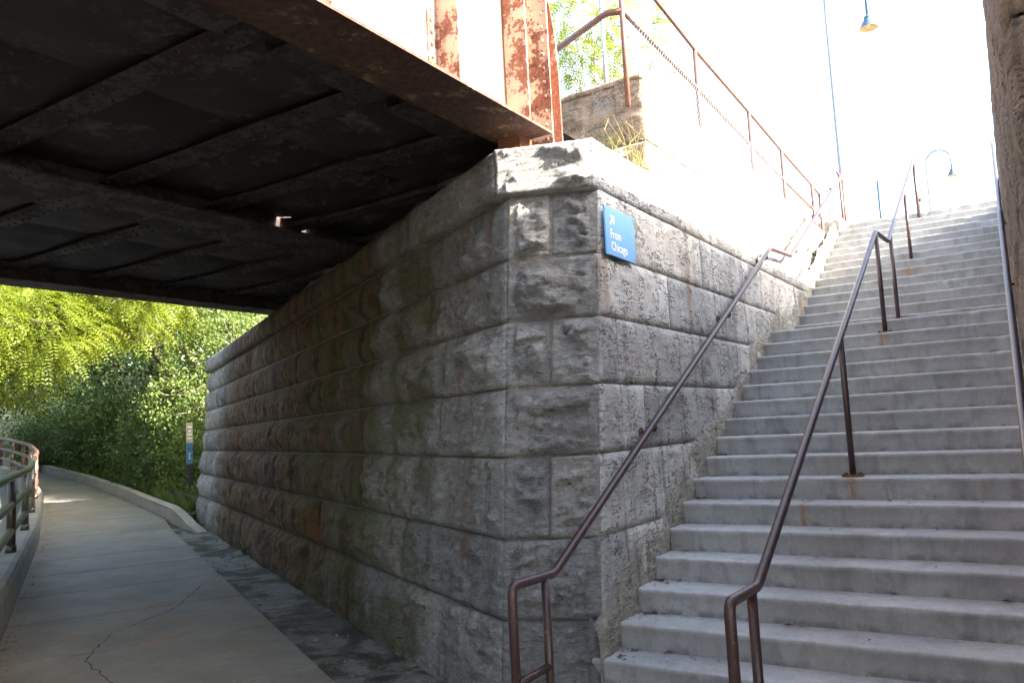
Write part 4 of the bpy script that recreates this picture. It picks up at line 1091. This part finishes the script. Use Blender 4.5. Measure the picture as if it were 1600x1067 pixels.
for i, (s, v, z, r, lab) in enumerate(bush):
    v -= .75 if s > 24 else .15
    bs = SV(s, v, rise(s)+.2)
    tree('shrub', lab, bs, [B(s, v, z, r, r*.95), B(s+.5, v+.35, z-.4, r*.8), B(s-.55, v-.1, z-.35, r*.75, r*.8), B(s+.1, v+.4, z-.9, r*.7, r*.6)], 'b', int(620+260*r*r), M_leafC if i not in (0, 1) else M_leafB, M_bark2, 30+i, .05, leaf=.095 if i < 4 else .13, cat='shrub', fork=SV(s, v, z-.5*r))
# undergrowth on the bank edge
rng = np.random.default_rng(8)
n = 5200; s_v = 15.9+rng.random(n)**1.3*26; t_v = .3+rng.random(n)**1.6*1.7
Pg = np.array([SV(s, kerbv(s)-.16-t, rise(s)+.12+.62*max(0, t-.5)) for s, t in zip(s_v, t_v)])
Dg = unit(rng.normal(0, .35, (n, 3))+[0, 0, 1]); Lg = rng.uniform(.12, .42, n)
V1, F1 = leaf_quads(Pg, Dg, unit(np.cross(Dg, rng.normal(size=(n, 3)))), Lg, Lg*.12, rng)
n = 5200; s_v = 16+rng.random(n)**1.2*26; t_v = .45+rng.random(n)**1.3*2.2
Pg = np.array([SV(s, kerbv(s)-.16-t, rise(s)+.16+.62*max(0, t-.5)+random.random()*.5) for s, t in zip(s_v, t_v)])
Dg = unit(rng.normal(0, .8, (n, 3))+[0, 0, .2]+np.r_[V2, 0]*.4); Lg = rng.uniform(.06, .13, n)
V2_, F2 = leaf_quads(Pg, Dg, unit(np.cross(Dg, rng.normal(size=(n, 3)))), Lg, Lg*.6, rng)
obj('undergrowth', np.vstack([V1, V2_]), np.vstack([F1, F2+len(V1)]), M_grass, kind='stuff')
# pale tree beyond the guard rail
bl = []
for px, py, r in ((900, 70, 1.5), (925, 110, 1.2), (892, 120, 1.1), (945, 35, 1.3), (1005, 55, 1.0), (985, 95, .9), (960, 110, .8), (905, 20, 1.3)):
    q = at_y(px, py, 16); bl.append((q.x, 16+RNG.uniform(-1, 1), q.z, r, r, r*.8))
tree('locust_tree', 'pale sun-bleached tree behind the girder end and guard rail', (bl[1][0], 16, 4.4), bl, 'p', 950, M_leafA, M_bark, 12, .07, leaf=.11)

# weeds and dry grass
def tuft(label, c, n, h, spread, mat, seed, name='weed', cat='weeds', lean=.35):
    rng = np.random.default_rng(seed); b = MB()
    for i in range(n):
        p = np.array(c)+np.r_[rng.normal(0, spread, 2), 0]; d = rng.normal(0, lean, 2); L = h*rng.uniform(.4, 1.1)
        pts = [p, p+np.r_[d*.25*L, L*.5], p+np.r_[d*.9*L, L*(.95-.3*abs(d[0]))]]
        b.tube(pts, [.0035, .0025, .001], 4)
        if rng.random() < .5:
            for k in range(3):
                q = pts[1]+(pts[2]-pts[1])*rng.random(); dd = rng.normal(0, 1, 3)*.04; b.tube([q, q+dd], [.003, .001], 3)
    return b.build(name, mat, label=label, cat=cat)
tuft('green weeds growing on the ledge beside the girder end', (-.45, 1.6, 3.57), 45, .62, .09, M_grass, 1, lean=.22)
tuft('thin dry grass stems leaning before the end face of the block wall', (-.12, 1.35, 3.57), 26, .5, .12, M_dry, 2)
tuft('dry straw lying on the cap ledge below the block wall', (-.04, 1.62, 3.56), 16, .26, .07, M_dry, 3, lean=.9)
pT = at_y(1357, 345, 12.6)
tuft('tuft of dry yellow grass behind the top step', (pT.x, 12.6, 4.775), 130, .55, .12, M_dry, 4, lean=.35, name='grass_tuft', cat='grass tuft')
# litter of leaves and grit on the steps
lb = MB(); rng = np.random.default_rng(77)
for i in range(1500):
    k = int(rng.integers(1, 24)); y0, z1 = step_yz(k); y1 = step_yz(k+1)[0]
    edge = rng.random() < .6
    x = abs(rng.normal(0, .12))+.02 if rng.random() < .6 else rng.uniform(.05, 2.5)
    y = y1-abs(rng.normal(0, .03)) if edge else rng.uniform(y0+.05, y1)
    r = rng.uniform(.005, .014) if rng.random() < .86 else rng.uniform(.018, .035)
    a = rng.uniform(0, 6.28); d = np.array([math.cos(a), math.sin(a), 0])*r; e = np.array([-math.sin(a), math.cos(a), 0])*r*.5
    c = np.array([x, y, z1+.003]); u_ = np.array([0, 0, rng.uniform(.1, .5)*r])
    lb.add([c-d, c+e+u_, c+d+u_*.6, c-e+u_*.5], [(0, 1, 2, 3)])
lb.build('dead_leaves', M_dead, kind='stuff')
lb = MB()
for i in range(1300):
    a_ = rng.random()**1.4*26-1
    if rng.random() < .5: vq = leftv(a_)-abs(rng.normal(0, .10))-.02
    elif a_ > 14.5: vq = kerbv(a_)+.05+abs(rng.normal(0, .12))
    else: vq = rng.uniform(.1, .9)
    r = rng.uniform(.006, .018) if rng.random() < .85 else rng.uniform(.02, .04)
    t_ = rng.uniform(0, 6.28); d = np.array([math.cos(t_), math.sin(t_), 0])*r; e = np.array([-math.sin(t_), math.cos(t_), 0])*r*.55
    c = SV(a_, vq, rise(a_)+.004); u_ = np.array([0, 0, rng.uniform(.1, .5)*r])
    lb.add([c-d, c+e+u_, c+d+u_*.6, c-e+u_*.5], [(0, 1, 2, 3)])
lb.build('leaf_litter', M_dead, kind='stuff')
for i, (a_, vq) in enumerate(((15.4, .35), (16.1, .25), (13.2, .12), (9.1, .14), (4.3, .13))):
    tuft(('small weeds at the end of the kerb', 'small weeds between kerb and timber edging', 'low weed at the foot of the wall near its far end', 'low weed at the foot of the wall below the brown stain', 'low weed at the foot of the wall under the bridge')[i], SV(a_, vq, rise(a_)-.01), 40, .22, .05, M_grass, 60+i, lean=.5)
